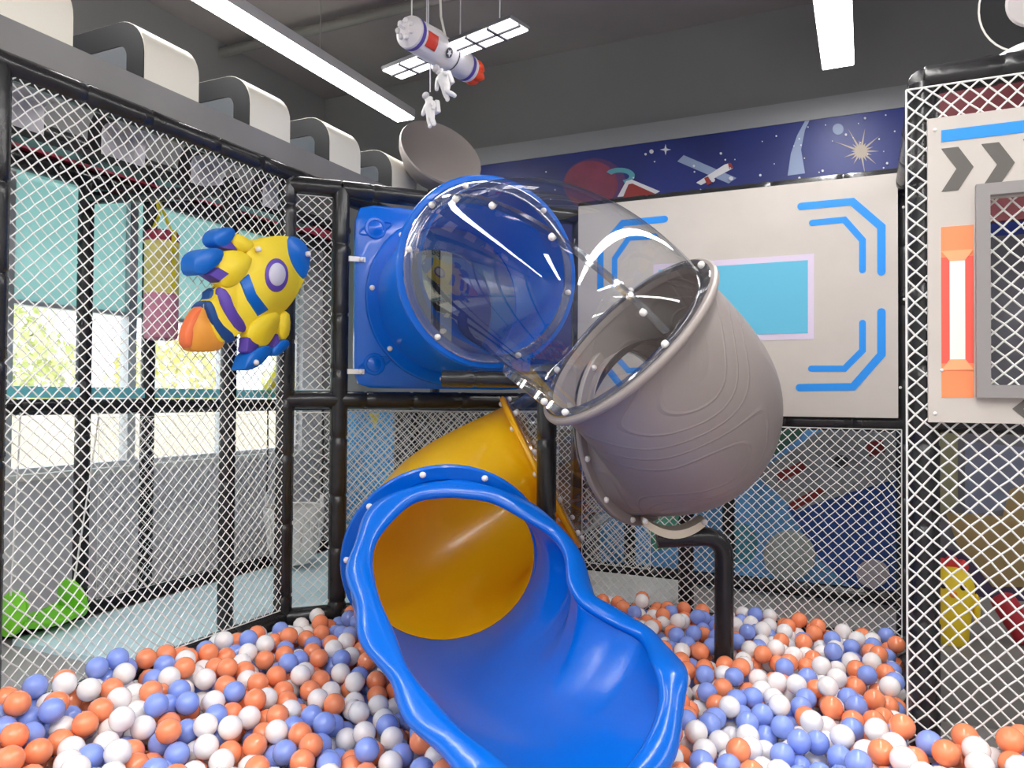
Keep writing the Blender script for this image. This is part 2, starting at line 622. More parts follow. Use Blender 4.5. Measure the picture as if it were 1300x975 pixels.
rp = MB().box((XF - 0.03, 0.2, 2.31), (XF + 0.06, 5.1, 2.375)).build('red_strip', M_red, fr2)
rp['label'] = 'dark red padded strip'
tb = MB().box((XF - 0.06, 0.0, 1.03), (XF + 0.02, 5.1, 1.09)).build('teal_rail', M_teal, fr2)
tb['label'] = 'teal rail'

fr3 = thing('play_frame', (0.9, 2.75, FLZ), 'black padded pipe frame of the right enclosure', 'play frame')
R1 = Vector((0.165, 2.74, 0))
pad(fr3, at(R1, FLZ), at(R1, ZT - 0.06), 0.045)
pad(fr3, (1.75, 2.74, FLZ), (1.75, 2.74, ZT - 0.06), 0.045)
pad(fr3, at(R1, ZT - 0.05), (2.6, 2.74, ZT - 0.05), 0.045, 'beam')
pad(fr3, at(R1, 0.99), (2.6, 2.74, 0.99), 0.043, 'beam')
pad(fr3, at(R1, ZT - 0.05), at(E, ZT - 0.05), 0.043, 'beam')
pad(fr3, at(R1, FLZ + 0.05), at(E, FLZ + 0.05), 0.043, 'beam')
pad(fr3, at(R1, FLZ + 0.05), (2.6, 2.74, FLZ + 0.05), 0.043, 'beam')

# ------------------------------------------------------------------ nets
def net(label, o, u, W, H, cell=0.048, cw=None, r=0.0026, sag=0.012, seed=0, nrm=None):
    o, u = Vector(o), Vector(u).normalized()
    v = Vector((0, 0, 1))
    nn = u.cross(v) if nrm is None else Vector(nrm)
    cw = cw or cell
    nx = max(2, int(round(W / (cw / 2)))); ny = max(2, int(round(H / (cell / 2))))
    rnd = random.Random(seed)
    ph = [rnd.uniform(0, 6.28) for _ in range(6)]

    def P(i, j):
        x, y = W * i / nx, H * j / ny
        e = min(1.0, min(i, nx - i, j, ny - j) / 4.0)
        dx = (0.008 * math.sin(5 * x + 3 * y + ph[0]) + 0.005 * math.sin(11 * y - 4 * x + ph[1])) * e + rnd.uniform(-0.0018, 0.0018)
        dy = (0.008 * math.sin(4 * x - 4 * y + ph[2]) + 0.005 * math.sin(9 * x + ph[3])) * e + rnd.uniform(-0.0018, 0.0018)
        dz = sag * math.sin(PI * x / W) * math.sin(PI * y / H) * math.sin(2.5 * x + 2 * y + ph[4])
        return o + u * (x + dx) + v * (y + dy) + nn * dz
    G = {}
    for i in range(nx + 1):
        for j in range(ny + 1):
            if (i + j) % 2 == 0:
                G[(i, j)] = P(i, j)
    mb = MB()

    def seg(p, q):
        t = (q - p).normalized()
        a = nn
        b = t.cross(a).normalized()
        ring = [a * r, b * r, -a * r, -b * r]
        mb.add([p + k for k in ring] + [q + k for k in ring], [(0, 1, 5, 4), (1, 2, 6, 5), (2, 3, 7, 6), (3, 0, 4, 7)])
    for (i, j), p in G.items():
        for dj in (1, -1):
            qn = G.get((i + 1, j + dj))
            if qn is not None:
                seg(p, qn)
    # border cords
    for (a_, b_) in (((0, 0), (1, 0)), ((0, 1), (1, 1)), ((0, 0), (0, 1)), ((1, 0), (1, 1))):
        seg(o + u * W * a_[0] + v * H * a_[1], o + u * W * b_[0] + v * H * b_[1])
    me = bpy.data.meshes.new('safety_net')
    me.from_pydata(mb.v, [], mb.f)
    me.materials.append(M_net)
    ob = link('safety_net', me)
    tag(ob, label, 'net')
    return ob


net('white diamond net hanging between ball pit and swing room', (XN + 0.02, A.y - 1.2, 0.03), (0, 1, 0), B.y - A.y + 1.17, ZT - 0.06, seed=1)
du = (A2 - B).normalized()
net('narrow white net strip right of the yellow rocket cushion, above the mid beam', at(B + du * 0.04, ZM + 0.08), du, (A2 - B).length - 0.08, ZT - ZM - 0.17, seed=2)
net('narrow white net strip beside the corner post, below the mid beam', at(B + du * 0.04, ZB + 0.05), du, (A2 - B).length - 0.08, ZM - ZB - 0.08, seed=3)
dd = (C - A2).normalized()
net('white net behind the yellow tube of the slide', at(A2 + dd * 0.04 - Vector((dd.y, -dd.x, 0)) * 0.17, ZB + 0.05), dd, (C - A2).length - 0.08, ZM - ZB - 0.08, seed=4, sag=0.004)
net('white net below the cream panel at the back of the pit', (C.x + 0.04, C.y - 0.045, FLZ + 0.04), (1, 0, 0), E.x - C.x - 0.06, ZM - FLZ - 0.13, seed=5, sag=0.02)
net('white net side strip running back from the right corner post', (R1.x - 0.048, R1.y, FLZ + 0.12), (0.055, 1.28, 0), E.y - R1.y - 0.05, ZT - FLZ - 0.22, seed=6, sag=0.002)
net('white diamond net across the front of the right enclosure', (R1.x - 0.05, R1.y - 0.052, FLZ + 0.08), (1, 0, 0), 2.3, ZT - FLZ - 0.17, seed=7, cell=0.05, r=0.0029)
net('white net in front of the space mural behind the swing room', (XF + 0.05, 5.05, FLZ + 0.1), (1, 0, 0), 2.6, ZM - FLZ - 0.16, seed=8)
net('white net along the window side frame', (XF + 0.055, 2.9, FLZ + 0.1), (0, 1, 0), 2.1, ZM - FLZ - 0.18, seed=9, r=0.0016)

# ------------------------------------------------------------------ hoops on top of the swing room
tag(MB().box((-2.63, 0.2, ZT + 0.045), (-2.585, 4.32, 2.30)).build('fascia_board', M_fascia),
    'long grey fascia board under the white hoops', 'board')
tag(MB().box((-3.715, 0.2, 2.262), (-3.60, 4.32, 2.30)).build('fascia_board', M_black),
    'narrow black board carrying the window-side ends of the hoops', 'board')


def hoop_profile(x0, x1, z0, z1, rad, n=8):
    p = [(x0, z0)]
    for k in range(n + 1):
        a = PI - PI / 2 * k / n
        p.append((x0 + rad + rad * math.cos(a), z1 - rad + rad * math.sin(a)))
    for k in range(n + 1):
        a = PI / 2 - PI / 2 * k / n
        p.append((x1 - rad + rad * math.cos(a), z1 - rad + rad * math.sin(a)))
    p.append((x1, z0))
    return p


def hoop_mesh(off0, off1, name, mt, y0, y1, x0=-3.72, x1=-2.595, z0=2.302, z1=2.56, rad=0.15):
    o_ = hoop_profile(x0 + off0, x1 - off0, z0, z1 - off0, max(0.02, rad - off0))
    i_ = hoop_profile(x0 + off1, x1 - off1, z0, z1 - off1, max(0.02, rad - off1))
    n = len(o_)
    vs = [(x, y0, z) for x, z in o_] + [(x, y0, z) for x, z in i_] + [(x, y1, z) for x, z in o_] + [(x, y1, z) for x, z in i_]
    fs = []
    for k in range(n - 1):
        fs.append((k, k + 1, n + k + 1, n + k))
        fs.append((2 * n + k + 1, 2 * n + k, 3 * n + k, 3 * n + k + 1))
        fs.append((k + 1, k, 2 * n + k, 2 * n + k + 1))
        fs.append((n + k, n + k + 1, 3 * n + k + 1, 3 * n + k))
    fs += [(0, n, 3 * n, 2 * n), (n - 1, 3 * n - 1, 4 * n - 1, 2 * n - 1)]
    return MB().add(vs, fs).mesh(name, mt)


HW = 0.27
hm_core = hoop_mesh(0.003, 0.10, 'hoop_core', M_hoopedge, 0.0, HW)
hm_cov = hoop_mesh(0.0, 0.0028, 'hoop_cover', M_hoop, 0.004, HW + 0.004)
hm_lin = hoop_mesh(0.1005, 0.104, 'hoop_lining', M_hoopin, 0.006, HW)
hoop_y = [0.95, 1.52, 2.09, 2.66, 3.24, 3.83]
hl = ['white arched hoop closest to the near corner post', 'white arched hoop second from the near corner post',
      'white arched hoop third from the near corner post, above the swing room net', 'white arched hoop third from the blue slide plate',
      'white arched hoop second from the blue slide plate', 'white arched hoop closest to the grey dish']
for y, l in zip(hoop_y, hl):
    e = thing('arch_hoop', (-3.15, y, 2.302), l, 'hoop', 'white arched hoops on the grey fascia')
    for nm, me in (('core', hm_core), ('cover', hm_cov), ('lining', hm_lin)):
        c_ = link(nm, me, e, (0, y, 0))

# grey dish on the far end
dc = atD(560, 195, 4.75)
dax = cdir(0.45, -0.72, 0.5)
dish = thing('round_dish', dc + Vector((0, 0, -0.5)), 'large grey round dish above the last white hoop', 'dish')
MB().lathe([(0.10, -0.2), (0.20, -0.14), (0.26, -0.05), (0.275, 0.0), (0.27, 0.012), (0.255, 0.0), (0.18, -0.025), (0.0, -0.04)], dc, dax, 40).build('bowl', mat('warm_grey_plastic', (150, 142, 139), 0.55), dish)
MB().tube([dc - dax * 0.18, dc + Vector((-0.12, 0.15, -0.35)), Vector((dc.x - 0.12, dc.y + 0.15, 1.0))], 0.03, 10).build('stand', M_black, dish)

# ------------------------------------------------------------------ the tube slide
slide = thing('tube_slide', at(atD(640, 700, 3.2), FLZ), 'spiral tube slide with blue mouth, yellow, grey and clear sections', 'slide')
bolt_me = MB().lathe([(0.013, -0.008), (0.0135, 0.0), (0.0125, 0.006), (0.009, 0.0105), (0.004, 0.0125), (0.0, 0.013)], (0, 0, 0), (0, 0, 1), 10).mesh('bolt', M_bolt)


def bolt(p, nrm, parent, sc=1.0):
    o = bpy.data.objects.new('bolt', bolt_me)
    COL.objects.link(o)
    o.parent = parent
    pm = WM.get(parent.name, parent_world(parent))
    o.matrix_parent_inverse = pm.inverted()
    q = Vector(nrm).to_track_quat('Z', 'Y')
    o.matrix_basis = Matrix.Translation(Vector(p)) @ q.to_matrix().to_4x4() @ Matrix.Scale(sc, 4)
    return o


def parent_world(o):
    # parts are modelled in world coordinates, so their world matrix is the identity
    return Matrix.Identity(4)


RT = 0.375


def sweep(path, r, n=56, ends=None):
    fr_ = frames(path)
    if ends:
        for idx, d in ends.items():
            t = d.normalized()
            a = fr_[idx][1]; a = (a - t * a.dot(t)).normalized()
            fr_[idx] = (t, a, t.cross(a))
    rs = []
    m_ = len(path)
    for i, p in enumerate(path):
        t, a, b = fr_[i]
        rr = r(i / (m_ - 1)) if callable(r) else r
        rs.append([p + (a * math.cos(2 * PI * k / n) + b * math.sin(2 * PI * k / n)) * rr for k in range(n)])
    return rs, fr_


def flange(parent, c, axis, r0, r1, th, mt, nb=0, side=1, name='flange', ph=0.0):
    c, axis = Vector(c), Vector(axis).normalized()
    n = 56
    a, b = perp(axis)
    prof = [(r0 - 0.004, -th), (r1 - 0.008, -th), (r1 - 0.002, -th * 0.6), (r1, 0), (r1 - 0.002, th * 0.6), (r1 - 0.008, th), (r0 - 0.004, th)]
    rs = [[c + axis * h + (a * math.cos(2 * PI * k / n) + b * math.sin(2 * PI * k / n)) * r for k in range(n)] for r, h in prof]
    o = MB().rings(rs, cap=False, loop=True).build(name, mt, parent)
    for k in range(nb):
        an = 2 * PI * (k + 0.5) / nb + ph
        p = c + (a * math.cos(an) + b * math.sin(an)) * (r0 + r1) / 2
        if side >= 0:
            bolt(p + axis * (th + 0.001), axis, parent)
        if side <= 0:
            bolt(p - axis * (th + 0.001), -axis, parent)
    return o


# --- mounting plate in the diagonal bay
dn = Vector((dd.y, -dd.x, 0)).normalized()            # towards the pit
PZ0, PZ1 = 1.09, 2.00
ps0, ps1 = 0.06, 1.02
pc = A2 + dd * ((ps0 + ps1) / 2) + Vector((0, 0, (PZ0 + PZ1) / 2)) + dn * 0.03
hw, hh = (ps1 - ps0) / 2, (PZ1 - PZ0) / 2
zv = Vector((0, 0, 1))


def plate_ring(th_, off):
    outer, inner = [], []
    n = 64
    for k in range(n):
        an = 2 * PI * k / n + PI / 4
        cx, cz = math.cos(an), math.sin(an)
        s_ = 1.0 / (abs(cx) ** 14 + abs(cz) ** 14) ** (1 / 14.0)
        outer.append(pc + dd * cx * s_ * hw + zv * cz * s_ * hh + dn * off)
        inner.append(pc + (dd * cx + zv * cz) * RT + dn * off)
    return outer, inner


o1, i1 = plate_ring(0, 0.0)
o2, i2 = plate_ring(0, 0.045)
o2b = [p + (pc - p).normalized() * 0.02 - dn * 0.0 for p in o2]
o2m = [p - dn * 0.015 for p in o2]
plate = MB().rings([i1, o1, o2m, o2b, i2], cap=False, loop=True).build('mounting_plate', M_blue, slide, 50)
plate['label'] = 'square blue mounting plate'
for (sx, sz) in ((-0.80, 0.74), (-0.80, -0.74), (0.8, 0.74), (0.8, -0.74)):
    c_ = pc + dd * hw * sx + zv * hh * sz + dn * 0.046
    mb = MB()
    mb.lathe([(0.055, 0), (0.052, 0.006), (0.04, 0.007), (0.036, 0.003), (0.03, 0.004), (0.022, 0.009), (0.0, 0.012)], c_, dn, 24)
    rg = [c_ + (dd * math.cos(t_) * 0.08 + zv * (math.sin(t_) * 0.025 + 0.35 * math.cos(t_) * 0.08)) for t_ in [2 * PI * k / 28 for k in range(28)]]
    mb.tube(rg, 0.005, 6, loop=True)
    mb.build('planet_emblem', M_blue, plate)
for z in (1.72, 1.17):
    c_ = A2 + dd * 0.065 + zv * z + dn * 0.078
    MB().obox(c_, dd * 0.04, dn * 0.008, zv * 0.012).build('clip', M_bolt, plate)
    bolt(c_ + dd * 0.02 + dn * 0.008, dn, plate)

# --- key rings
P_B = atD(622, 346, 3.42)           # blue flange
d_B = (dn * 1.0 + Vector((0, 0, -0.02))).normalized()
P_G = atD(795, 432, 2.92)           # grey entrance flange
d_G = cdir(0.70, 0.27, -0.66)
P_X = atD(806, 548, 3.44)           # grey exit flange
d_X = cdir(-0.72, 0.68, -0.12)
P_Y = atD(686, 598, 3.84)           # yellow entrance flange
d_Y = cdir(-0.86, 0.02, -0.46)
P_S = atD(566, 712, 3.16)           # seam of yellow tube and blue mouth
d_S = cdir(0.12, -0.95, -0.26)

# blue collar, continuing behind the plate
back = pc - dn * 0.55 + dd * 0.10
path = bez_dir(back, (dn * 0.8 - dd * 0.6).normalized(), 0.2, pc - dn * 0.05, dn, 0.2, 8) + bez_dir(pc, dn, 0.18, P_B, d_B, 0.18, 12)
rs, _ = sweep(path, lambda t: RT, 56)
collar = MB().rings(rs, cap=False).build('collar_tube', M_blue, slide)
collar['label'] = 'blue collar tube'
flange(collar, pc + dn * 0.055, dn, RT, RT + 0.06, 0.012, M_blue, 8, 1, ph=0.3)
flange(collar, P_B, d_B, RT, RT + 0.062, 0.012, M_blue)
flange(collar, P_B - d_B * 0.06, d_B, RT, RT + 0.028, 0.05, M_blue, 0, name='step')

# clear dome
DN = 34
path = bez_dir(P_B, d_B, 0.34, P_G, d_G, 0.34, DN)
rad = lambda t: RT
rs, dfr = sweep(path, rad, 64, {0: d_B, DN: d_G})
dome = MB().rings(rs, cap=False).build('clear_dome', M_clear, slide)
dome['label'] = 'clear plastic bubble section'
flange(dome, P_B + d_B * 0.02, d_B, RT, RT + 0.035, 0.006, M_clearfin, 6, 1, ph=0.35)
flange(dome, P_G - d_G * 0.02, d_G, RT, RT + 0.035, 0.006, M_clearfin, 5, -1, ph=0.2)


def ring_pt(i, an, extra=0.0):
    t, a, b = dfr[i]
    return path[i] + (a * math.cos(an) + b * math.sin(an)) * (rad(i / DN) + extra)


def best_angle(i, px, py):
    best = None
    for k in range(180):
        an = 2 * PI * k / 180
        q = proj(ring_pt(i, an))
        e = math.hypot(q[0] - px, q[1] - py) + q[2] * 4
        if best is None or e < best[0]:
            best = (e, an)
    return best[1]


def seam(px0, py0, px1, py1, nb):
    a0, a1 = best_angle(1, px0, py0), best_angle(DN - 1, px1, py1)
    while a1 - a0 > PI: a1 -= 2 * PI
    while a1 - a0 < -PI: a1 += 2 * PI
    rs_ = []
    for i in range(1, DN):
        an = a0 + (a1 - a0) * i / DN
        t, a, b = dfr[i]
        o_ = (a * math.cos(an) + b * math.sin(an))
        s_ = t.cross(o_).normalized()
        c_ = path[i] + o_ * rad(i / DN)
        rs_.append([c_ - s_ * 0.009, c_ - s_ * 0.007 + o_ * 0.034, c_ + s_ * 0.007 + o_ * 0.034, c_ + s_ * 0.009])
    MB().rings(rs_).build('seam_rib', M_clearfin, dome)
    for k in range(nb):
        i = 2 + int((DN - 5) * k / (nb - 1))
        an = a0 + (a1 - a0) * i / DN
        t, a, b = dfr[i]
        o_ = (a * math.cos(an) + b * math.sin(an))
        s_ = t.cross(o_).normalized()
        c_ = path[i] + o_ * (rad(i / DN) + 0.022)
        sg = -1 if s_.dot(CAM - c_) < 0 else 1
        bolt(c_ + s_ * sg * 0.012, s_ * sg, dome)


seam(548, 262, 838, 418, 5)
t_, a_, b_ = dfr[0]
seam(650, 455, 712, 505, 2)

# grey elbow
path_g = bez_dir(P_G, d_G, 0.40, P_X, d_X, 0.36, 34)
rs, _ = sweep(path_g, lambda t: RT + 0.018 * math.sin(PI * t), 64, {0: d_G, 34: d_X})
elbow = MB().rings(rs, cap=False).build('grey_elbow', M_grey, slide)
elbow['label'] = 'grey elbow with embossed contour lines'
M_greyp = mat('grey_plain_plastic', (152, 143, 139), 0.4)
flange(elbow, P_G, d_G, RT, RT + 0.055, 0.014, M_greyp)
flange(elbow, P_X, d_X, RT, RT + 0.045, 0.012, M_greyp, 12, -1)

# second clear tube
path = bez_dir(P_X, d_X, 0.25, P_Y, d_Y, 0.25, 16)
rs, _ = sweep(path, RT, 48, {0: d_X, 16: d_Y})
tube2 = MB().rings(rs, cap=False).build('clear_tube', M_clear, slide)
tube2['label'] = 'short clear tube section'
flange(tube2, P_X + d_X * 0.022, d_X, RT, RT + 0.04, 0.006, M_clearfin)
flange(tube2, P_Y - d_Y * 0.022, d_Y, RT, RT + 0.04, 0.006, M_clearfin, 10, -1)

# yellow elbow
path = bez_dir(P_Y, d_Y, 0.36, P_S, d_S, 0.36, 30)
rs, _ = sweep(path, lambda t: RT + 0.01 * math.sin(PI * t), 64, {0: d_Y, 30: d_S})
yel = MB().rings(rs, cap=False).build('yellow_elbow', M_yellow, slide)
yel['label'] = 'yellow elbow tube'
flange(yel, P_Y, d_Y, RT, RT + 0.05, 0.012, M_yellow, 10, 1, ph=0.4)
flange(yel, P_S - d_S * 0.012, d_S, RT, RT + 0.04, 0.01, M_yellow)

# blue mouth (exit chute)
NU, NV = 56, 44
# u, right, forward, floor height, heading, half width, depth, cover right, cover left
KEYS = [(0, -.275, 3.16, .0, -80, .375, .375, 180, 180), (.15, -.25, 3.02, -.01, -78, .375, .375, 180, 180),
        (.3, -.20, 2.88, -.02, -74, .39, .375, 122, 128), (.4, -.16, 2.78, -.025, -70, .40, .37, 110, 112),
        (.5, -.11, 2.68, -.03, -66, .385, .36, 97, 102), (.7, .01, 2.46, -.03, -58, .385, .33, 84, 78),
        (.85, .11, 2.29, -.02, -53, .39, .29, 82, 68), (1, .19, 2.12, .0, -50, .355, .25, 80, 62)]
U0 = 0.15
ku = [k[0] for k in KEYS]


def key(u, i):
    # linear keys smoothed by averaging a small window
    ss = [min(1, max(0, u + d_)) for d_ in (-.06, -.03, 0, .03, .06)]
    if u < 0.08 or u > 0.95:
        ss = [u]
    return float(np.mean([np.interp(q_, ku, [k[i] for k in KEYS]) for q_ in ss]))


def phi(u, i):
    if u <= U0:
        return PI
    if u < 0.3:
        e_ = np.interp(0.3, ku, [k[i] for k in KEYS])
        return math.radians(180 - (180 - e_) * ((u - U0) / 0.15) ** 0.55)
    return math.radians(float(np.interp(u, ku, [k[i] for k in KEYS])))


rings_c = []
for i in range(NU + 1):
    u = i / NU
    hd_ = math.radians(key(u, 4))
    t = _R0 * math.cos(hd_) + _F0 * math.sin(hd_)
    Aw, Bd = key(u, 5), key(u, 6)
    c0 = _R0 * key(u, 1) + _F0 * key(u, 2) + zv * (key(u, 3) + Bd)
    un = zv
    if u < 0.2:                                    # start square to the seam ring
        k_ = 1 - u / 0.2
        t = (t * (1 - k_) + d_S * k_).normalized()
        c0 = c0.lerp(P_S, k_ * k_)
    lr = t.cross(zv).normalized()
    un = lr.cross(t).normalized()
    pl_, pr_ = phi(u, 7), phi(u, 8)
    drop = 0.15 * min(1, u / U0)
    bul = 0.10 * max(0, (u - 0.6) / 0.4) ** 2
    row = []
    for j in range(NV + 1):
        v = -pl_ + (pl_ + pr_) * j / NV
        cv = math.cos(v)
        up_s = Bd * cv if cv > 0 else Bd * cv * (1 - drop)
        sx_ = np.interp(u, [.0, .2, .3, .4, .5, .6, .7, .8, .9, 1], [0, .03, .07, .042, -.02, -.045, .035, .075, .04, 0]) if v < 0 else 0.0
        row.append(c0 + lr * (math.sin(v) * (Aw + sx_ * math.sin(v) ** 2)) - un * up_s + t * bul * max(0, cv))
    rings_c.append(row)
vs = [p for r in rings_c for p in r]
fs = []
n1 = NV + 1
for i in range(NU):
    for j in range(NV):
        fs.append((i * n1 + j, i * n1 + j + 1, (i + 1) * n1 + j + 1, (i + 1) * n1 + j))
mouth = MB().add(vs, fs).build('slide_mouth', M_blue, slide)
mouth['label'] = 'blue open slide mouth with rolled wavy rim'
sol = mouth.modifiers.new('thickness', 'SOLIDIFY')
sol.thickness = 0.012
sol.offset = 0
chute_bvh_v, chute_bvh_f = list(vs), list(fs)
# rim loop around the opening
i0 = int(math.ceil(U0 * NU))
loop = [rings_c[i][0] for i in range(NU, i0, -1)] + [rings_c[i0][0] * 0.5 + rings_c[i0][NV] * 0.5] + [rings_c[i][NV] for i in range(i0 + 1, NU + 1)]
loop += [rings_c[NU][j] for j in range(NV - 2, 1, -2)]


def resample(pts, n):
    L = [0]
    P_ = pts + [pts[0]]
    for i in range(1, len(P_)):
        L.append(L[-1] + (P_[i] - P_[i - 1]).length)
    o, k = [], 0
    for s_ in range(n):
        d_ = L[-1] * s_ / n
        while L[k + 1] < d_:
            k += 1
        f_ = (d_ - L[k]) / max(1e-6, L[k + 1] - L[k])
        o.append(P_[k].lerp(P_[k + 1], f_))
    return o


lp = resample(loop, 220)
for _ in range(9):
    lp = [(lp[i - 1] + lp[i] * 2 + lp[(i + 1) % 220]) / 4 for i in range(220)]
cen = sum(lp, Vector()) / 220
rim = []
for i, p in enumerate(lp):
    t = (lp[(i + 1) % 220] - lp[i - 1]).normalized()
    o_ = p - cen
    o_ = (o_ - t * o_.dot(t)).normalized()
    n_ = t.cross(o_)
    q_ = i / 220
    wv = math.sin(2 * PI * 12 * q_) + 0.7 * math.sin(2 * PI * 7 * q_ + 1.0)
    wid_ = 0.046 + 0.007 * wv
    hgt_ = 0.026
    cc_ = p + o_ * (wid_ * 0.55)
    rim.append([cc_ + o_ * (wid_ * math.cos(2 * PI * k / 14)) + n_ * (hgt_ * math.sin(2 * PI * k / 14)) for k in range(14)])
MB().rings(rim, cap=False, loop=True).build('rim', M_blue, mouth, 80)
flange(mouth, P_S + d_S * 0.012, d_S, RT, RT + 0.055, 0.012, M_blue, 10, 1, ph=0.25)

# ------------------------------------------------------------------ slide supports
sp1 = thing('slide_support', at(atD(694, 560, 3.33), FLZ), 'black padded central post carrying the blue collar of the slide', 'support post')
c_ = atD(694, 560, 3.33)
pad(sp1, at(c_, FLZ), at(c_, 1.12), 0.043)
zl = 1.13
s0 = atD(560, 478, 3.32); s0.z = zl
pad(sp1, s0, at(c_, zl), 0.036, 'arm')
sp2 = thing('slide_support', at(onZ(918, 815, 0.0), FLZ), 'bent black padded pipe holding up the grey elbow', 'support post')
b0 = onZ(919, 815, 0.0)
dep = proj(b0)[2]
top = at(b0, atD(905, 680, dep).z)
pl = atD(834, 684, dep + 0.02)
bendp = [Vector(at(b0, FLZ)), at(b0, top.z - 0.3), at(b0, top.z - 0.09)]
hd = (pl - top).normalized()
for k in range(1, 6):
    an = PI / 2 * k / 6
    bendp.append(at(b0, top.z - 0.09) + zv * 0.09 * math.sin(an) + hd * 0.09 * (1 - math.cos(an)))
bendp += [top + hd * 0.09, top + hd * 0.16, pl]
MB().tube(bendp, 0.041, 16).build('bent_pipe', M_black, sp2)
M_cream = mat('cream_bracket', (222, 212, 190), 0.5)
bc = pl - hd * 0.02
br_ = MB()
hz = Vector((hd.x, hd.y, 0)).normalized()
hside = Vector((-hz.y, hz.x, 0))
for sx in (-0.09, 0.09):
    pass
pts = []
for k in range(13):
    q = -1 + 2 * k / 12
    pts.append(bc - hz * (0.13 * q + 0.045) + zv * (0.045 + 0.055 * q * q))
pts2 = [p - zv * 0.035 for p in pts[::-1]]
br_.prism([p - hside * 0.06 for p in pts + pts2], hside * 0.12)
br_.build('saddle_bracket', M_cream, sp2)
for q in (-1, 1):
    o = bolt(bc - hz * (0.125 * q + 0.045) + zv * 0.085 - hside * 0.07 * (1 if hside.dot(_F0) > 0 else -1), -hside * (1 if hside.dot(_F0) > 0 else -1), sp2)

# ------------------------------------------------------------------ cream panel with blue brackets
YP = 3.995
xa, xb = -1.46, 0.135
panel = thing('printed_panel', ((xa + xb) / 2, YP, 0.97), 'cream vinyl panel printed with blue corner brackets and cyan rectangle', 'panel')
MB().box((xa, YP, 0.965), (xb, YP + 0.03, ZT + 0.0)).build('sheet', M_vinyl, panel)
FW = Vector((0, -1, 0))


def pp(px, py):
    v_ = onY(px, py, YP)
    return v_


xm = -0.632


def mir(p):
    return Vector((2 * xm - p.x, p.y, p.z))


for pts_, wd in (([(1017, 262), (1082, 256), (1119, 288), (1119, 345)], 0.036), ([(1031, 283), (1072, 279), (1095, 305), (1095, 343)], 0.03),
                 ([(1119, 396), (1119, 450), (1083, 491), (1015, 492)], 0.036), ([(1095, 410), (1095, 445), (1072, 468), (1030, 468)], 0.03)):
    w3 = [pp(*q) for q in pts_]
    stroke(w3, wd, FW, 0.002).build('bracket_print', M_prblue, panel)
    stroke([mir(p) for p in w3][::-1], wd, FW, 0.002).build('bracket_print', M_prblue, panel)
MB().box((xm - 0.40, YP - 0.002, 1.345), (xm + 0.40, YP, 1.765)).build('lilac_border_print', M_prpink, panel)
MB().box((xm - 0.372, YP - 0.004, 1.375), (xm + 0.372, YP - 0.002, 1.735)).build('cyan_rectangle_print', M_prcyan, panel)
for (px_, py_) in ((1147, 263), (1143, 492), (1148, 380)):
    bolt(pp(px_, py_), FW, panel, 0.5)

# ------------------------------------------------------------------ right enclosure panel
YQ = 2.655
rp_ = thing('chevron_panel', (0.9, YQ, 0.97), 'white padded panel with dark chevrons, orange bar and grey window frame', 'panel')
q = onY(1178, 330, YQ)
x0 = q.x
zt_, zb_ = onY(1240, 143, YQ).z, onY(1240, 537, YQ).z
wx0, wx1, wz0, wz1 = onY(1256, 370, YQ).x, 1.25, onY(1270, 489, YQ).z, onY(1270, 249, YQ).z
sh = MB()
x1 = 1.62
for (a0_, a1_, b0_, b1_) in ((x0, wx0, zb_, zt_), (wx1, x1, zb_, zt_), (wx0, wx1, zb_, wz0), (wx0, wx1, wz1, zt_)):
    sh.box((a0_, YQ, b0_), (a1_, YQ + 0.03, b1_))
sh.build('sheet', M_vinyl, rp_)
gx = onY(1238, 370, YQ).x
gz0, gz1 = onY(1250, 505, YQ).z, onY(1250, 236, YQ).z
dgx = wx0 - gx
gf = MB()
for (a0_, a1_, b0_, b1_) in ((gx, wx0, gz0, gz1), (wx1, wx1 + dgx, gz0, gz1), (wx0, wx1, gz0, wz0), (wx0, wx1, wz1, gz1)):
    gf.box((a0_, YQ - 0.03, b0_), (a1_, YQ, b1_))
gf.build('window_pad', M_padgrey, rp_)
zs = onY(1200, 180, YQ).z
xs = onY(1195, 180, YQ).x
MB().box((xs, YQ - 0.002, zs), (x1 - 0.05, YQ, zs + 0.036)).build('blue_stripe_print', M_prblue, rp_)


def q3(px, py):
    return onY(px, py, YQ)


zc0, zc1 = q3(1212, 242).z, q3(1212, 187).z
zc = (zc0 + zc1) / 2
cw_ = 0.085
for k in range(9):
    xq = xs + 0.105 * k
    if xq + 0.1 > x1:
        break
    pts = [(xq, zc1), (xq + 0.045, zc1), (xq + cw_, zc), (xq + 0.045, zc0), (xq, zc0), (xq + 0.04, zc)]
    MB().prism([(x, YQ, z) for x, z in pts], (0, -0.002, 0)).build('chevron_print', M_prgrey, rp_)
for k in range(8):
    xq = q3(1285, 520).x + 0.1 * k
    if xq > x1 - 0.1:
        break
    z0_, z1_ = q3(1290, 531).z, q3(1290, 507).z
    zm_ = (z0_ + z1_) / 2
    pts = [(xq, zm_), (xq + 0.03, z1_), (xq + 0.055, z1_), (xq + 0.027, zm_), (xq + 0.055, z0_), (xq + 0.03, z0_)]
    MB().prism([(x, YQ, z) for x, z in pts], (0, -0.002, 0)).build('chevron_print', M_prgrey, rp_)
ox0, ox1 = q3(1195, 400).x, q3(1236, 400).x
oz0, oz1 = q3(1215, 505).z, q3(1215, 287).z
MB().box((ox0, YQ - 0.0015, oz0), (ox1, YQ, oz1)).build('orange_bar_print', M_prorange, rp_)
dz_ = (oz1 - oz0)
MB().prism([(ox0, YQ - 0.0015, oz0 + 0.20 * dz_), (ox1, YQ - 0.0015, oz0 + 0.20 * dz_), (ox1, YQ - 0.0015, oz1 - 0.18 * dz_), (ox0, YQ - 0.0015, oz1 - 0.18 * dz_)], (0, -0.001, 0)).build('coral_bar_print', M_prred, rp_)
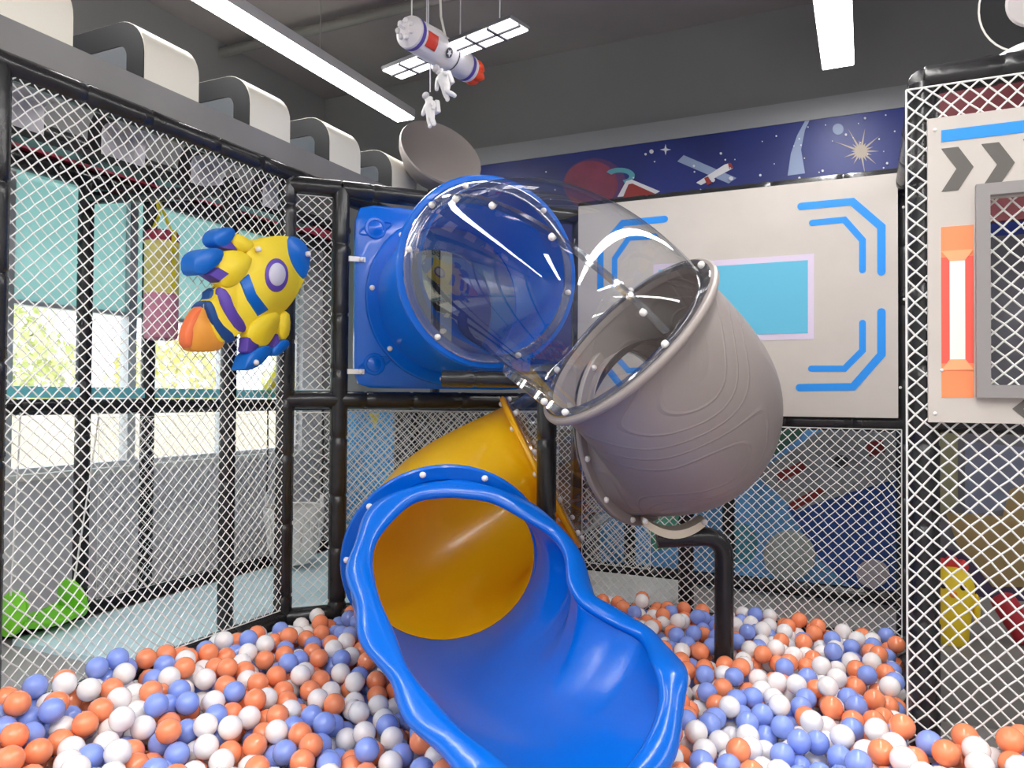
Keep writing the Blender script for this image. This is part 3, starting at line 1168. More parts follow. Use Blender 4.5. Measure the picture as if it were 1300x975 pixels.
ow = ox1 - ox0
MB().prism([(ox0 + 0.26 * ow, YQ - 0.0025, oz0 + 0.20 * dz_), (ox1 - 0.26 * ow, YQ - 0.0025, oz0 + 0.20 * dz_), (ox1 - 0.26 * ow, YQ - 0.0025, oz1 - 0.18 * dz_), (ox0 + 0.26 * ow, YQ - 0.0025, oz1 - 0.18 * dz_)], (0, -0.001, 0)).build('white_bar_print', M_white, rp_)
for zz, sg in ((oz0 + 0.20 * dz_, -1), (oz1 - 0.18 * dz_, 1)):
    MB().prism([(ox0, YQ - 0.0036, zz + 0.02 * sg), (ox1, YQ - 0.0036, zz + 0.02 * sg), (ox1 - 0.26 * ow, YQ - 0.0036, zz - 0.012 * sg), (ox0 + 0.26 * ow, YQ - 0.0036, zz - 0.012 * sg)], (0, -0.001, 0)).build('bevel_print', mat('print_peach', (255, 170, 120), 0.5), rp_)
for (px_, py_) in ((1187, 165), (1187, 525), (1196, 470)):
    bolt(q3(px_, py_), FW, rp_, 0.45)

# ------------------------------------------------------------------ things inside the right enclosure
tag(MB().box((0.22, 4.02, 1.86), (3.0, 4.06, 2.5)).build('maroon_board', M_maroon), 'maroon board above the white padded panel', 'board')
mu2 = thing('street_mural', (1.4, 4.6, FLZ), 'dim mural of tan and purple shapes inside the right enclosure', 'mural')
MB().box((0.25, 4.60, FLZ), (3.2, 4.63, 1.9)).build('sheet', mat('mural_dim_grey', (104, 104, 112), 0.6, var=0.3, vscale=4), mu2)


def mur2(pts, mt, name, k=0):
    y_ = 4.6 - 0.0025 * k
    MB().prism([onY(a, b, y_) for a, b in pts], (0, -0.002, 0)).build(name, mt, mu2)


M_tan = mat('mural_tan', (160, 136, 92), 0.6, var=0.15)
M_purp = mat('mural_purple', (74, 62, 92), 0.6, var=0.15)
mur2([(1183, 690), (1330, 740), (1330, 790), (1183, 790)], M_purp, 'purple_band', 0)
mur2([(1200, 650), (1330, 660), (1330, 745), (1260, 745), (1215, 690)], M_tan, 'tan_shape', 1)
mur2([(1186, 545), (1216, 545), (1216, 640), (1186, 655)], mat('mural_olive', (150, 148, 116), 0.6), 'olive_shape', 1)
mur2([(1225, 560), (1320, 570), (1320, 640), (1225, 655)], mat('mural_slate', (122, 128, 150), 0.6, var=0.2), 'slate_window', 1)
mur2([(1282, 622), (1330, 600), (1330, 665), (1270, 665)], M_tan, 'tan_shape', 2)
gb = onY(1208, 816, 3.6)
tag(MB().box((0.215, 3.42, FLZ), (2.2, 4.5, gb.z)).build('grey_plinth', mat('plinth_grey', (128, 126, 124), 0.6)), 'low grey plinth inside the right enclosure', 'plinth')
# chicken toy
ck = thing('chicken_toy', gb, 'yellow chicken toy with red comb behind the right net', 'toy')
H_ = onY(1208, 722, 3.6).z - gb.z
M_cky = mat('chick_yellow', (236, 206, 40), 0.6)
MB().lathe([(0.05, 0.0), (0.062, 0.02), (0.07, 0.10), (0.082, 0.18), (0.084, 0.24), (0.07, 0.285), (0.04, 0.31), (0.0, 0.32)], gb, (0, 0, 1), 20).build('body', M_cky, ck)
cm = MB()
for k, dx in enumerate((-0.035, 0.0, 0.035)):
    cm.ball(gb + Vector((dx, -0.01, 0.315 + (0.014 if k == 1 else 0))), 0.026, (1, 0.6, 1.2))
cm.build('comb', mat('toy_red', (206, 44, 50), 0.5), ck)
for dx in (-0.034, 0.034):
    MB().ball(gb + Vector((dx, -0.074, 0.245)), 0.012).build('eye', M_black, ck)
MB().lathe([(0.016, 0), (0.0, 0.035)], gb + Vector((0, -0.078, 0.215)), (0, -1, 0), 10).build('beak', mat('toy_orange', (240, 130, 40), 0.5), ck)
for sx in (-1, 1):
    MB().ball(gb + Vector((sx * 0.088, 0, 0.15)), 0.03, (0.5, 0.9, 2.0)).build('wing', M_cky, ck)
rr_ = onY(1288, 790, 3.7)
rt = thing('red_roller', at(rr_, gb.z), 'red padded roller on the grey plinth', 'toy')
MB().lathe([(0.03, 0), (0.045, 0.01), (0.048, 0.03), (0.048, 0.17), (0.045, 0.19), (0.03, 0.2)], Vector((rr_.x - 0.05, rr_.y, gb.z + 0.19)), (0.35, 0, -0.6), 18).build('body', mat('roller_red', (176, 40, 52), 0.5), rt)

# round sign on the top right
rc = atD(1316, -2, 2.9)
rs_ = thing('round_sign', at(rc, ZT - 0.01), 'dark round sign with pale centre above the right enclosure', 'sign')
ra = (CAM - rc).normalized()
MB().lathe([(0.10, -0.05), (0.185, -0.05), (0.19, -0.04), (0.19, 0.03), (0.183, 0.036), (0.10, 0.036)], rc, ra, 40).build('ring', M_hoopedge, rs_)
MB().lathe([(0.183, 0.0365), (0.19, 0.0365), (0.19, 0.040), (0.183, 0.040)], rc, ra, 40, cap=False).build('edge_trim', M_white, rs_)
MB().lathe([(0.0, 0.0), (0.10, 0.0), (0.10, 0.045), (0.09, 0.055), (0.0, 0.055)], rc, ra, 36).build('centre', mat('pale_grey_disc', (206, 200, 200), 0.5), rs_)
wd = atD(1318, 72, 2.75)
wd.z = ZT - 0.01
dm = thing('white_dome', wd, 'white shallow dome on the right top beam', 'dome')
wz = atD(1318, 60, 2.75).z
MB().lathe([(0.15, -0.02), (0.145, 0.0), (0.11, 0.02), (0.06, 0.03), (0.0, 0.034)], Vector((wd.x, wd.y, wz - 0.03)), (0, 0, 1), 32).build('cap', M_white, dm)
MB().tube([Vector((wd.x, wd.y, wd.z)), Vector((wd.x, wd.y, wz - 0.03))], 0.02, 10).build('stem', M_black, dm)
MB().tube([at(rc, ZT - 0.02) + _F0 * 0.02, rc + _F0 * 0.03], 0.02, 10).build('stem', M_black, rs_)

# ------------------------------------------------------------------ wall murals
YM = YB - 0.014
YS = YB - 0.002
mz1 = onY(780, 187, YM).z
mz0 = 1.3
mural = thing('space_mural', (-1.2, YB, mz0), 'dark blue space mural with red planet on the back wall', 'mural')
MB().box((-3.0, YM, mz0), (XR - 0.01, YS, mz1)).build('sheet', M_navy, mural)
bz = onY(780, 163, YM).z
struct('trim_2', MB().box((-3.0, YB - 0.02, mz1), (XR, YB, bz)), M_band)


def dec(pts, mt, name, k=1, parent=mural, y_=YM):
    yy = y_ - 0.0025 * (k - 1)
    return MB().prism([onY(a, b, yy) for a, b in pts], (0, -0.002, 0)).build(name, mt, parent)


def ell(cx, cy, rx, ry, n=28, rot=0):
    c, s = math.cos(rot), math.sin(rot)
    return [(cx + rx * math.cos(t) * c - ry * math.sin(t) * s, cy + rx * math.cos(t) * s + ry * math.sin(t) * c) for t in [2 * PI * k / n for k in range(n)]]


M_pl = mat('mural_planet_red', (126, 50, 78), 0.5, var=0.25, vscale=5)
M_pl2 = mat('mural_planet_halo', (84, 48, 104), 0.5)
M_cy = mat('mural_cyan', (84, 158, 176), 0.5)
M_mw = mat('mural_white', (220, 220, 226), 0.5)
M_ml = mat('mural_grey_blue', (140, 156, 190), 0.5)
M_mr = mat('mural_red', (146, 44, 44), 0.5)
M_mg = mat('mural_star_beige', (176, 164, 150), 0.5)
dec(ell(755, 234, 40, 33), M_pl2, 'planet_halo', 1)
dec(ell(750, 234, 34, 30), M_pl, 'planet', 2)
ro = []
for t in [PI * 1.15 + PI * 1.25 * k / 16 for k in range(17)]:
    ro.append((787 + 19 * math.cos(t), 223 + 10 * math.sin(t)))
ri = [(787 + 12 * math.cos(t), 224 + 5 * math.sin(t)) for t in [PI * 1.15 + PI * 1.25 * k / 16 for k in range(17)]]
dec(ro + ri[::-1], M_cy, 'planet_ring', 3)
dec([(795, 230), (802, 228), (838, 243), (832, 246), (784, 250)], M_mw, 'rocket_tip', 4)
dec([(798, 234), (803, 233), (834, 247), (828, 262), (786, 262)], M_mr, 'rocket_hull', 5)
dec([(860, 205), (868, 197), (935, 226), (925, 233)], M_ml, 'satellite_wing', 1)
dec([(884, 232), (890, 235), (930, 214), (927, 207), (920, 209)], M_mw, 'satellite_body', 2)
dec([(894, 226), (899, 224), (904, 233), (898, 235)], M_mr, 'satellite_band', 3)
dec([(924, 207), (928, 207), (931, 213), (926, 215)], M_mr, 'satellite_band', 3)
for (cx, cy, r_) in ((845, 190, 7),):
    st = []
    for k in range(8):
        q_ = r_ if k % 2 == 0 else r_ * 0.28
        st.append((cx + q_ * math.cos(PI / 4 * k), cy + q_ * math.sin(PI / 4 * k)))
    dec(st, M_mw, 'star', 1)
dec([(1000, 223), (1004, 195), (1012, 172), (1024, 150), (1030, 148), (1022, 165), (1017, 190), (1022, 220)], M_ml, 'comet', 1)
st = []
rnd = random.Random(3)
for k in range(36):
    q_ = (rnd.uniform(22, 42) if k % 4 == 0 else rnd.uniform(13, 20)) if k % 2 == 0 else 9
    st.append((1093 + q_ * math.cos(2 * PI * k / 36) * 0.85, 192 + q_ * math.sin(2 * PI * k / 36) * 0.85))
dec(st, M_mg, 'starburst', 1)
dec(ell(1064, 164, 7, 7), M_ml, 'moon', 1)
for k in range(60):
    px_, py_ = rnd.uniform(690, 1145), 0
    f_ = (px_ - 600) / 555
    py_ = 225 - 85 * f_ + rnd.uniform(0, 70)
    r_ = rnd.choice([0.8, 0.8, 1.1, 1.6])
    if k < 4:
        r_ = 2.8
    if abs(px_ - 755) < 45 and py_ > 195:
        continue
    dec(ell(px_, py_, r_, r_, 8), M_mw, 'star', 6)

# lower murals behind the nets
M_lm = mat('mural_sky_blue', (100, 168, 224), 0.5, var=0.3, vscale=2.2)
M_ld = mat('mural_deep_blue', (40, 78, 150), 0.5, var=0.2)
lm = thing('rocket_mural', (-0.5, YB, 0), 'pale blue lower mural with grey rocket behind the back net', 'mural')
MB().box((-1.75, YM, FLZ + 0.02), (0.9, YS, 0.94)).build('sheet', M_lm, lm)
dec([(1000, 645), (1090, 600), (1165, 590), (1165, 760), (1100, 760), (1040, 710)], M_ld, 'deep_sky', 1, lm)
dec([(960, 600), (1060, 535), (1130, 530), (1165, 560), (1165, 600), (1080, 625), (1010, 648)], mat('mural_grey', (150, 156, 160), 0.5, var=0.15), 'rocket_hull', 2, lm)
dec([(985, 602), (1018, 585), (1024, 595), (990, 613)], M_mr, 'rocket_fin', 3, lm)
dec([(1000, 640), (1040, 618), (1048, 626), (1008, 648)], M_mr, 'rocket_fin', 3, lm)
dec([(1098, 562), (1120, 558), (1124, 574), (1104, 580)], M_mr, 'rocket_fin', 3, lm)
dec(ell(1068, 586, 10, 8), mat('mural_dark', (60, 66, 70), 0.5), 'porthole', 3, lm)
dec(ell(1002, 705, 33, 32), mat('mural_moon', (170, 182, 178), 0.5, var=0.1), 'moon', 2, lm)
dec(ell(1108, 728, 21, 18), mat('mural_moon_pink', (186, 176, 184), 0.5), 'moon', 2, lm)
dec([(975, 545), (1040, 528), (1010, 560), (965, 590)], mat('mural_green', (70, 120, 100), 0.5), 'hill', 1, lm)
dec([(820, 660), (870, 640), (880, 690), (830, 700)], mat('mural_sea_green', (96, 176, 150), 0.5, var=0.2), 'continent', 1, lm)
dec(ell(940, 690, 22, 26), mat('mural_teal', (70, 150, 170), 0.5), 'planet', 1, lm)
lm2 = thing('star_mural', (-3.7, YB, 0), 'bright blue mural strip with yellow star behind the net', 'mural')
MB().box((onY(438, 600, YM).x, YM, FLZ + 0.02), (onY(499, 600, YM).x, YS, 0.92)).build('sheet', mat('mural_bright_blue', (84, 182, 250), 0.5, var=0.15), lm2)
dec([(468, 524), (482, 524), (476, 545)], mat('mural_yellow', (232, 222, 90), 0.5), 'star', 1, lm2)
tag(MB().box((onY(500, 600, YM).x + 0.02, YM - 0.01, FLZ + 0.02), (-1.8, YS, 0.92)).build('dark_board', mat('dark_board', (66, 68, 76), 0.6)), 'dark board on the back wall behind the slide', 'board')

# pale mats
MB0 = tag(MB().box((-3.85, 2.4, FLZ), (-2.75, 5.0, FLZ + 0.03)).build('floor_mat', M_mat_blue), 'pale blue floor mat in the swing room', 'mat')
tag(MB().box((-1.95, 4.2, FLZ), (onY(866, 745, 4.7).x, 5.0, FLZ + 0.06)).build('floor_mat', M_mat_white), 'pale grey floor mat behind the back net', 'mat')
# blue pad at the left edge
tag(MB().box((-2.62, 0.9, 1.45), (-2.58, 1.44, 2.02)).build('blue_panel', M_blue), 'blue plastic panel beside the near corner post', 'panel')

# ------------------------------------------------------------------ swings, bag, wedge
def swing_rope(parent, p0, p1, mt, r=0.006):
    MB().tube([p0, p0.lerp(p1, 0.5) + Vector((0.004, 0, 0)), p1], r, 6).build('rope', mt, parent)


M_green = mat('lime_plastic', (118, 204, 40), 0.35)
XS = -3.86
gc = onX(55, 770, XS)
gs = thing('toddler_swing', at(gc, gc.z - 0.1), 'lime green toddler swing seat hanging by the windows', 'swing')
gl = onX(8, 770, XS).y; gr_ = onX(103, 770, XS).y
gw = abs(gr_ - gl)
zt0, zt1 = onX(35, 731, XS).z, onX(55, 796, XS).z
# seat: shallow scoop with two raised side wings
us = []
for i in range(17):
    q = -1 + 2 * i / 16
    y_ = gc.y + gw * 0.42 * q
    z_ = zt1 + 0.03 + 0.03 * q * q
    us.append((y_, z_))
sm = MB()
rows = []
for dx, dzz in ((-0.12, 0.02), (-0.10, 0.0), (0.0, -0.012), (0.10, 0.0), (0.12, 0.02)):
    rows.append([Vector((XS + dx, y_, z_ + dzz)) for y_, z_ in us])
n_ = 17
vs = [p for r in rows for p in r]
fs = [(i * n_ + j, i * n_ + j + 1, (i + 1) * n_ + j + 1, (i + 1) * n_ + j) for i in range(4) for j in range(16)]
so = MB().add(vs, fs).build('seat', M_green, gs)
md = so.modifiers.new('thickness', 'SOLIDIFY'); md.thickness = 0.02; md.offset = 0
for sg in (-1, 1):
    cc = Vector((XS, gc.y + sg * gw * 0.40, zt1 + 0.11))
    MB().lathe([(0.0, -0.016), (0.10, -0.016), (0.112, -0.008), (0.112, 0.008), (0.10, 0.016), (0.0, 0.016)], cc, (0, 1, 0.25 * sg), 24).build('side_wing', M_green, gs)
M_rope = mat('white_rope', (226, 224, 220), 0.8)
M_rope_b = mat('black_rope', (40, 40, 42), 0.8)
swing_rope(gs, Vector((XS, gc.y - gw * 0.42, zt1 + 0.2)), onX(26, 524, XF + 0.05), M_rope, 0.005)
swing_rope(gs, Vector((XS, gc.y + gw * 0.42, zt1 + 0.2)), onX(126, 524, XF + 0.05), M_rope, 0.005)

wc = onX(373, 690, -3.68)
ws = thing('bucket_swing', at(wc, FLZ), 'white plastic bucket swing hanging behind the corner post', 'swing')
M_wp = mat('white_swing_plastic', (222, 220, 216), 0.4)
wt, wb_ = onX(373, 642, -3.68).z, onX(373, 722, -3.68).z
wb_ = max(wb_, FLZ + 0.06)
wr = 0.2
# bucket wall with real slots: built from vertical staves, a rim and a bowl
cxy = Vector((wc.x, wc.y, 0))
hgt = wt - wb_
MB().lathe([(0.02, wb_), (wr * 0.55, wb_ + 0.01), (wr * 0.78, wb_ + 0.06), (wr * 0.86, wb_ + 0.12), (wr * 0.84, wb_ + 0.12), (wr * 0.74, wb_ + 0.07), (0.02, wb_ + 0.025)], cxy, (0, 0, 1), 28, cap=False).build('bowl', M_wp, ws)
for k in range(16):
    an = 2 * PI * k / 16
    d_ = Vector((math.cos(an), math.sin(an), 0))
    tdir = Vector((-math.sin(an), math.cos(an), 0))
    p0 = cxy + d_ * wr * 0.85 + zv * (wb_ + 0.12)
    p1 = cxy + d_ * wr + zv * (wt - 0.06)
    MB().obox((p0 + p1) / 2, tdir * 0.024, d_ * 0.006, (p1 - p0) / 2).build('stave', M_wp, ws)
MB().lathe([(wr * 0.97, wt - 0.07), (wr * 1.03, wt - 0.07), (wr * 1.05, wt - 0.03), (wr * 1.02, wt), (wr * 0.97, wt - 0.01)], cxy, (0, 0, 1), 32, cap=False).build('rim', M_wp, ws)
for sx in (-1, 1):
    e0 = cxy + _R0 * sx * wr * 0.98 + zv * (wt - 0.01)
    MB().tube([e0, e0 + zv * 0.09], 0.014, 8).build('lug', M_wp, ws)
    swing_rope(ws, e0 + zv * 0.09, Vector((e0.x, e0.y, ZM - 0.04)), M_rope_b)

pb = onX(206, 300, -3.5)
bag = thing('punching_bag', onX(206, 432, -3.5), 'yellow and pink hanging punch bag behind the net', 'punch bag')
zt_b, zb_b = onX(206, 294, -3.5).z, onX(206, 432, -3.5).z
zmid = zb_b + (zt_b - zb_b) * 0.42
rb = 0.088
cxy = Vector((pb.x, pb.y, 0))
MB().lathe([(0.06, zb_b), (rb - 0.006, zb_b + 0.01), (rb, zb_b + 0.03), (rb, zmid)], cxy, (0, 0, 1), 24).build('lower_cover', mat('bag_pink', (206, 134, 160), 0.6), bag)
MB().lathe([(rb, zmid), (rb, zt_b - 0.06)], cxy, (0, 0, 1), 24).build('upper_cover', mat('bag_yellow', (216, 204, 120), 0.6), bag)
MB().lathe([(rb, zt_b - 0.06), (rb, zt_b - 0.02), (rb - 0.012, zt_b), (0.03, zt_b)], cxy, (0, 0, 1), 24).build('top_band', M_red, bag)
M_strap = mat('yellow_strap', (222, 206, 40), 0.6)
zst = 2.12
for sg in (-1, 1):
    MB().tube([cxy + Vector((0, sg * 0.06, zt_b)), cxy + Vector((0, sg * 0.02, (zt_b + zst) / 2)), Vector((pb.x, 2.92 + sg * 0.004, zst))], 0.009, 8).build('strap', M_strap, bag)
MB().obox(cxy + Vector((rb + 0.002, 0, (zt_b + zmid) / 2)), Vector((0.003, 0, 0)), Vector((0, 0.014, 0)), Vector((0, 0, (zt_b - zmid) / 2))).build('strap', M_strap, bag)
pad(fr2, (XF, 2.84, 2.15), (-3.05, 3.0, 2.13), 0.035, 'beam')

yw = [onX(332, 493, -3.93), onX(368, 493, -3.93), onX(368, 440, -3.93)]
yw[0].z = yw[1].z = 1.09
tag(MB().prism(yw, (0.05, 0, 0)).build('foam_wedge', mat('foam_yellow', (222, 210, 60), 0.6)), 'yellow triangular foam wedge on the teal rail', 'wedge')

# ------------------------------------------------------------------ yellow rocket cushion on the net
XC = XN + 0.075
rkc = onX(310, 385, XC)
rk = thing('rocket_cushion', onX(310, 464, XC), 'yellow and blue rocket-shaped cushion fixed to the net', 'cushion')
M_ry = mat('cushion_yellow', (246, 216, 44), 0.5)
M_rb = mat('cushion_blue', (14, 106, 200), 0.4)
M_rd = mat('cushion_dark_blue', (22, 74, 140), 0.45)
M_rp = mat('cushion_purple', (98, 72, 172), 0.5)
M_ro = mat('cushion_orange', (246, 166, 66), 0.5)
M_rr = mat('cushion_flame_edge', (240, 120, 70), 0.5)
M_rg = mat('cushion_pale_grey', (210, 208, 220), 0.5)
S6 = 200.0 / 975.0


def zp(pts):
    return [(220 + a * S6, 270 + b * S6) for a, b in pts]


def smooth_poly(pts, it=2):
    for _ in range(it):
        o = []
        n = len(pts)
        for i in range(n):
            a, b = pts[i], pts[(i + 1) % n]
            o.append((a[0] * .75 + b[0] * .25, a[1] * .75 + b[1] * .25))
            o.append((a[0] * .25 + b[0] * .75, a[1] * .25 + b[1] * .75))
        pts = o
    return pts


def cush(name, pts, mt, d0, d1, sm_=1):
    P_ = [onX(a, b, XC) for a, b in (smooth_poly(zp(pts), sm_) if sm_ else zp(pts))]
    cx_ = sum(P_, Vector()) / len(P_)
    n = len(P_)
    r0 = [p + Vector((d0, 0, 0)) for p in P_]
    r1 = [p + Vector((d1 - 0.008, 0, 0)) for p in P_]
    r2 = [p + (cx_ - p).normalized() * 0.006 + Vector((d1, 0, 0)) for p in P_]
    return MB().rings([r0, r1, r2]).build(name, mt, rk, 60)


body = [(435, 245), (490, 190), (560, 155), (640, 142), (690, 145), (750, 150), (800, 185), (830, 250), (830, 340), (800, 425), (760, 510), (715, 580), (650, 640), (560, 660), (440, 735), (370, 770), (320, 805), (270, 800), (225, 700), (190, 580), (220, 540), (260, 520), (265, 460), (400, 420), (450, 360)]
cush('body', body, M_ry, -0.05, 0.012)
cush('back_layer', [(x - 22, y + 14) for x, y in body], M_rd, -0.058, -0.012)
cush('nose', [(690, 147), (750, 150), (800, 185), (832, 250), (828, 340), (800, 420), (765, 390), (720, 320), (695, 240)], M_rb, 0.0, 0.02)
cush('upper_boot', [(232, 150), (255, 110), (310, 90), (355, 95), (372, 125), (350, 175), (310, 215), (265, 215), (235, 185)], M_rb, -0.05, 0.02)
cush('upper_leg', [(375, 128), (420, 140), (500, 190), (470, 235), (430, 250), (390, 235), (345, 190)], M_ry, -0.045, 0.016)
cush('upper_cuff', [(345, 178), (385, 235), (290, 222), (275, 212)], M_rp, -0.045, 0.017, 0)
cush('lower_arm', [(285, 240), (380, 230), (470, 270), (465, 320), (430, 400), (360, 460), (300, 468), (265, 430), (255, 340)], M_ry, -0.03, 0.022)
cush('lower_boot', [(100, 290), (130, 245), (190, 222), (260, 222), (290, 245), (270, 310), (210, 360), (150, 395), (105, 370)], M_rb, -0.05, 0.03)
cush('lower_cuff', [(190, 385), (262, 340), (325, 380), (262, 432)], M_rp, -0.03, 0.025, 0)
cush('blue_stripe', [(395, 425), (450, 378), (500, 500), (575, 605), (510, 645), (440, 540)], M_rb, 0.0, 0.018, 0)
cush('purple_stripe', [(262, 455), (320, 478), (370, 600), (440, 705), (430, 745), (380, 735), (310, 640), (260, 540)], M_rp, 0.0, 0.018)
cush('dark_stripe', [(190, 548), (222, 545), (270, 680), (380, 775), (345, 810), (300, 800), (230, 700), (190, 600)], M_rd, 0.0, 0.018)
cush('flame', [(182, 570), (215, 660), (262, 740), (318, 815), (290, 850), (230, 862), (140, 860), (95, 845), (85, 760), (100, 690), (130, 620)], M_ro, -0.04, 0.006)
cush('flame_edge', [(130, 615), (180, 570), (120, 690), (110, 780), (100, 850), (60, 800), (75, 710)], M_rr, -0.03, 0.010)
cush('front_leg', [(440, 735), (470, 680), (550, 630), (640, 612), (640, 690), (600, 780), (560, 830), (510, 830), (450, 790)], M_ry, -0.03, 0.022)
cush('front_cuff', [(440, 775), (505, 740), (515, 820), (470, 880), (432, 860)], M_rp, -0.03, 0.020, 0)
cush('front_boot', [(420, 950), (440, 880), (500, 840), (560, 818), (590, 840), (560, 900), (510, 950), (450, 978), (405, 975)], M_rb, -0.05, 0.028)
cush('rear_leg', [(642, 640), (700, 600), (715, 700), (695, 785), (645, 785)], M_ry, -0.04, 0.018)
cush('rear_cuff', [(600, 830), (632, 750), (640, 800), (625, 850)], M_rp, -0.04, 0.019, 0)
cush('rear_boot', [(590, 880), (600, 830), (650, 790), (695, 785), (700, 820), (660, 870), (615, 890)], M_rb, -0.05, 0.024)
pring = [(625 + 72 * math.cos(t) , 388 + 105 * math.sin(t)) for t in [2 * PI * k / 32 for k in range(32)]]
pglass = [(622 + 53 * math.cos(t), 384 + 74 * math.sin(t)) for t in [2 * PI * k / 32 for k in range(32)]]
cush('porthole_ring', pring, M_rp, 0.0, 0.020, 0)
cush('porthole', pglass, M_rg, 0.0, 0.026, 0)
for (a, b) in ((495, 230), (805, 258), (480, 928)):
    x_, y_ = zp([(a, b)])[0]
    bolt(onX(x_, y_, XC) + Vector((0.03, 0, 0)), (1, 0, 0), rk)

# ------------------------------------------------------------------ spacecraft lamp with glowing wings and two astronauts
ZL = 2.72
wA, wB, wC, wD = onZ(485, 89, ZL), onZ(509, 101, ZL), onZ(672, 39, ZL), onZ(648, 23, ZL)
wx_ = ((wC - wB) + (wD - wA)).normalized()
wy_ = Vector((-wx_.y, wx_.x, 0))
wc_ = (wA + wB + wC + wD) / 4
WL, WW = ((wC - wB).length + (wD - wA).length) / 2, ((wB - wA).length + (wC - wD).length) / 2
lamp = thing('spacecraft_lamp', wc_, 'hanging toy spacecraft lamp with glowing solar-panel wings', 'pendant lamp')
M_lf = mat('lamp_frame', (84, 84, 90), 0.5)
for sg in (-1, 1):
    x_in, x_out = 0.03 * WL, 0.5 * WL
    wing = MB().obox(wc_ + wx_ * sg * (x_in + x_out) / 2 + zv * 0.012, wx_ * (x_out - x_in) / 2, wy_ * WW / 2, zv * 0.008).build('wing', M_lf, lamp)
    nc = 3
    MB().obox(wc_ + wx_ * sg * (x_in + x_out) / 2 - zv * 0.006, wx_ * (x_out - x_in) / 2, wy_ * 0.005, zv * 0.004).build('grid_bar', M_lf, wing)
    cl = (x_out - x_in) / nc
    for i in range(nc):
        if i:
            MB().obox(wc_ + wx_ * sg * (x_in + cl * i) - zv * 0.006, wx_ * 0.006, wy_ * WW / 2, zv * 0.004).build('grid_bar', M_lf, wing)
        for j in (-1, 1):
            cc = wc_ + wx_ * sg * (x_in + cl * (i + 0.5)) + wy_ * j * WW * 0.25
            MB().obox(cc, wx_ * (cl / 2 - 0.006), wy_ * (WW * 0.25 - 0.006), zv * 0.004).build('cell', M_lampcell, wing)
n0 = atD(519, 40, 3.44); n1_ = atD(594, 79, 3.86)
ax = (n1_ - n0); ax.z *= 0.3; ax.normalize()
LL = (n1_ - n0).length
M_lw = mat('lamp_white', (226, 222, 226), 0.4)
rr0 = 0.074
MB().lathe([(rr0 * 0.96, 0), (rr0, 0.01), (rr0, LL * 0.35), (rr0 * 0.97, LL * 0.6), (rr0 * 0.9, LL)], n0, ax, 28).build('hull', M_lw, lamp)
MB().lathe([(rr0 * 1.02, 0.012), (rr0 * 1.02, 0.035)], n0, ax, 28, cap=False).build('purple_band', mat('lamp_purple', (92, 76, 170), 0.5), lamp)
MB().lathe([(rr0 * 0.945, LL - 0.05), (rr0 * 0.93, LL - 0.025)], n0, ax, 28, cap=False).build('purple_band', MATS['lamp_purple'], lamp)
MB().lathe([(rr0 * 0.99, LL * 0.62), (rr0 * 0.985, LL * 0.635)], n0, ax, 28, cap=False).build('dark_band', M_hoopedge, lamp)
nz = MB().lathe([(0.02, -0.035), (rr0 * 0.5, -0.03), (rr0 * 0.75, -0.012), (rr0 * 0.96, 0.0)], n0, ax, 24)
pa, pb_ = perp(ax)
for k in range(7):
    an = 2 * PI * k / 7
    nz.ball(n0 - ax * 0.03 + (pa * math.cos(an) + pb_ * math.sin(an)) * rr0 * 0.5, 0.014, nu=8, nv=5)
nz.tube([n0 - ax * 0.03, n0 - ax * 0.075], 0.006, 8)
nz.build('nose', M_lw, lamp)
fl = MB()
for k in range(5):
    an = 2 * PI * k / 5
    c_ = n0 + ax * (LL + 0.04) + (pa * math.cos(an) + pb_ * math.sin(an)) * rr0 * 0.45
    fl.lathe([(0.02, -0.04), (0.034, 0.0), (0.024, 0.035), (0.0, 0.075)], c_, ax, 10)
fl.lathe([(0.03, -0.03), (0.044, 0.02), (0.028, 0.07), (0.0, 0.125)], n0 + ax * (LL + 0.02), ax, 12)
fl.build('flame', mat('lamp_flame', (250, 84, 44), 0.4), lamp)
# flag and emblem on the hull side facing the pit
sd = (CAM - (n0 + ax * LL * 0.35)); sd = (sd - ax * sd.dot(ax)).normalized()
up_ = ax.cross(sd)
if up_.z < 0:
    up_ = -up_


def on_hull(h, deg, k=1.012):
    return n0 + ax * h + (sd * math.cos(math.radians(deg)) + up_ * math.sin(math.radians(deg))) * rr0 * k


def hull_patch(name, h0, h1, d0, d1, mt, k=1.012):
    rs_ = [[on_hull(h0 + (h1 - h0) * i / 3, d0 + (d1 - d0) * j / 8, k) for j in range(9)] for i in range(4)]
    vs = [p for r in rs_ for p in r]
    fs = [(i * 9 + j, i * 9 + j + 1, (i + 1) * 9 + j + 1, (i + 1) * 9 + j) for i in range(3) for j in range(8)]
    o_ = MB().add(vs, fs).build(name, mt, lamp)
    md = o_.modifiers.new('thickness', 'SOLIDIFY'); md.thickness = 0.002
    return o_


hull_patch('flag', 0.05, 0.125, -12, 42, mat('flag_red', (222, 62, 44), 0.5))
c_ = on_hull(LL * 0.45, 12, 1.02)
nrm_ = (c_ - (n0 + ax * LL * 0.45)).normalized()
t1_ = nrm_.cross(ax)
MB().prism(disc_pts(c_, ax * 0.024, t1_ * 0.024, 24), nrm_ * 0.002).build('emblem', mat('emblem_dark', (70, 70, 80), 0.5), lamp)
st = []
for k in range(10):
    q_ = 0.018 if k % 2 == 0 else 0.008
    st.append(c_ + nrm_ * 0.002 + ax * q_ * math.cos(PI / 5 * k) + t1_ * q_ * math.sin(PI / 5 * k))
MB().prism(st, nrm_ * 0.002).build('emblem_star', M_lw, lamp)
MB().tube([n0 + ax * 0.02 + zv * rr0, n0 + ax * LL * 0.5 + zv * (rr0 + 0.02), wc_ + zv * 0.03], 0.008, 8).build('top_rail', M_lw, lamp)
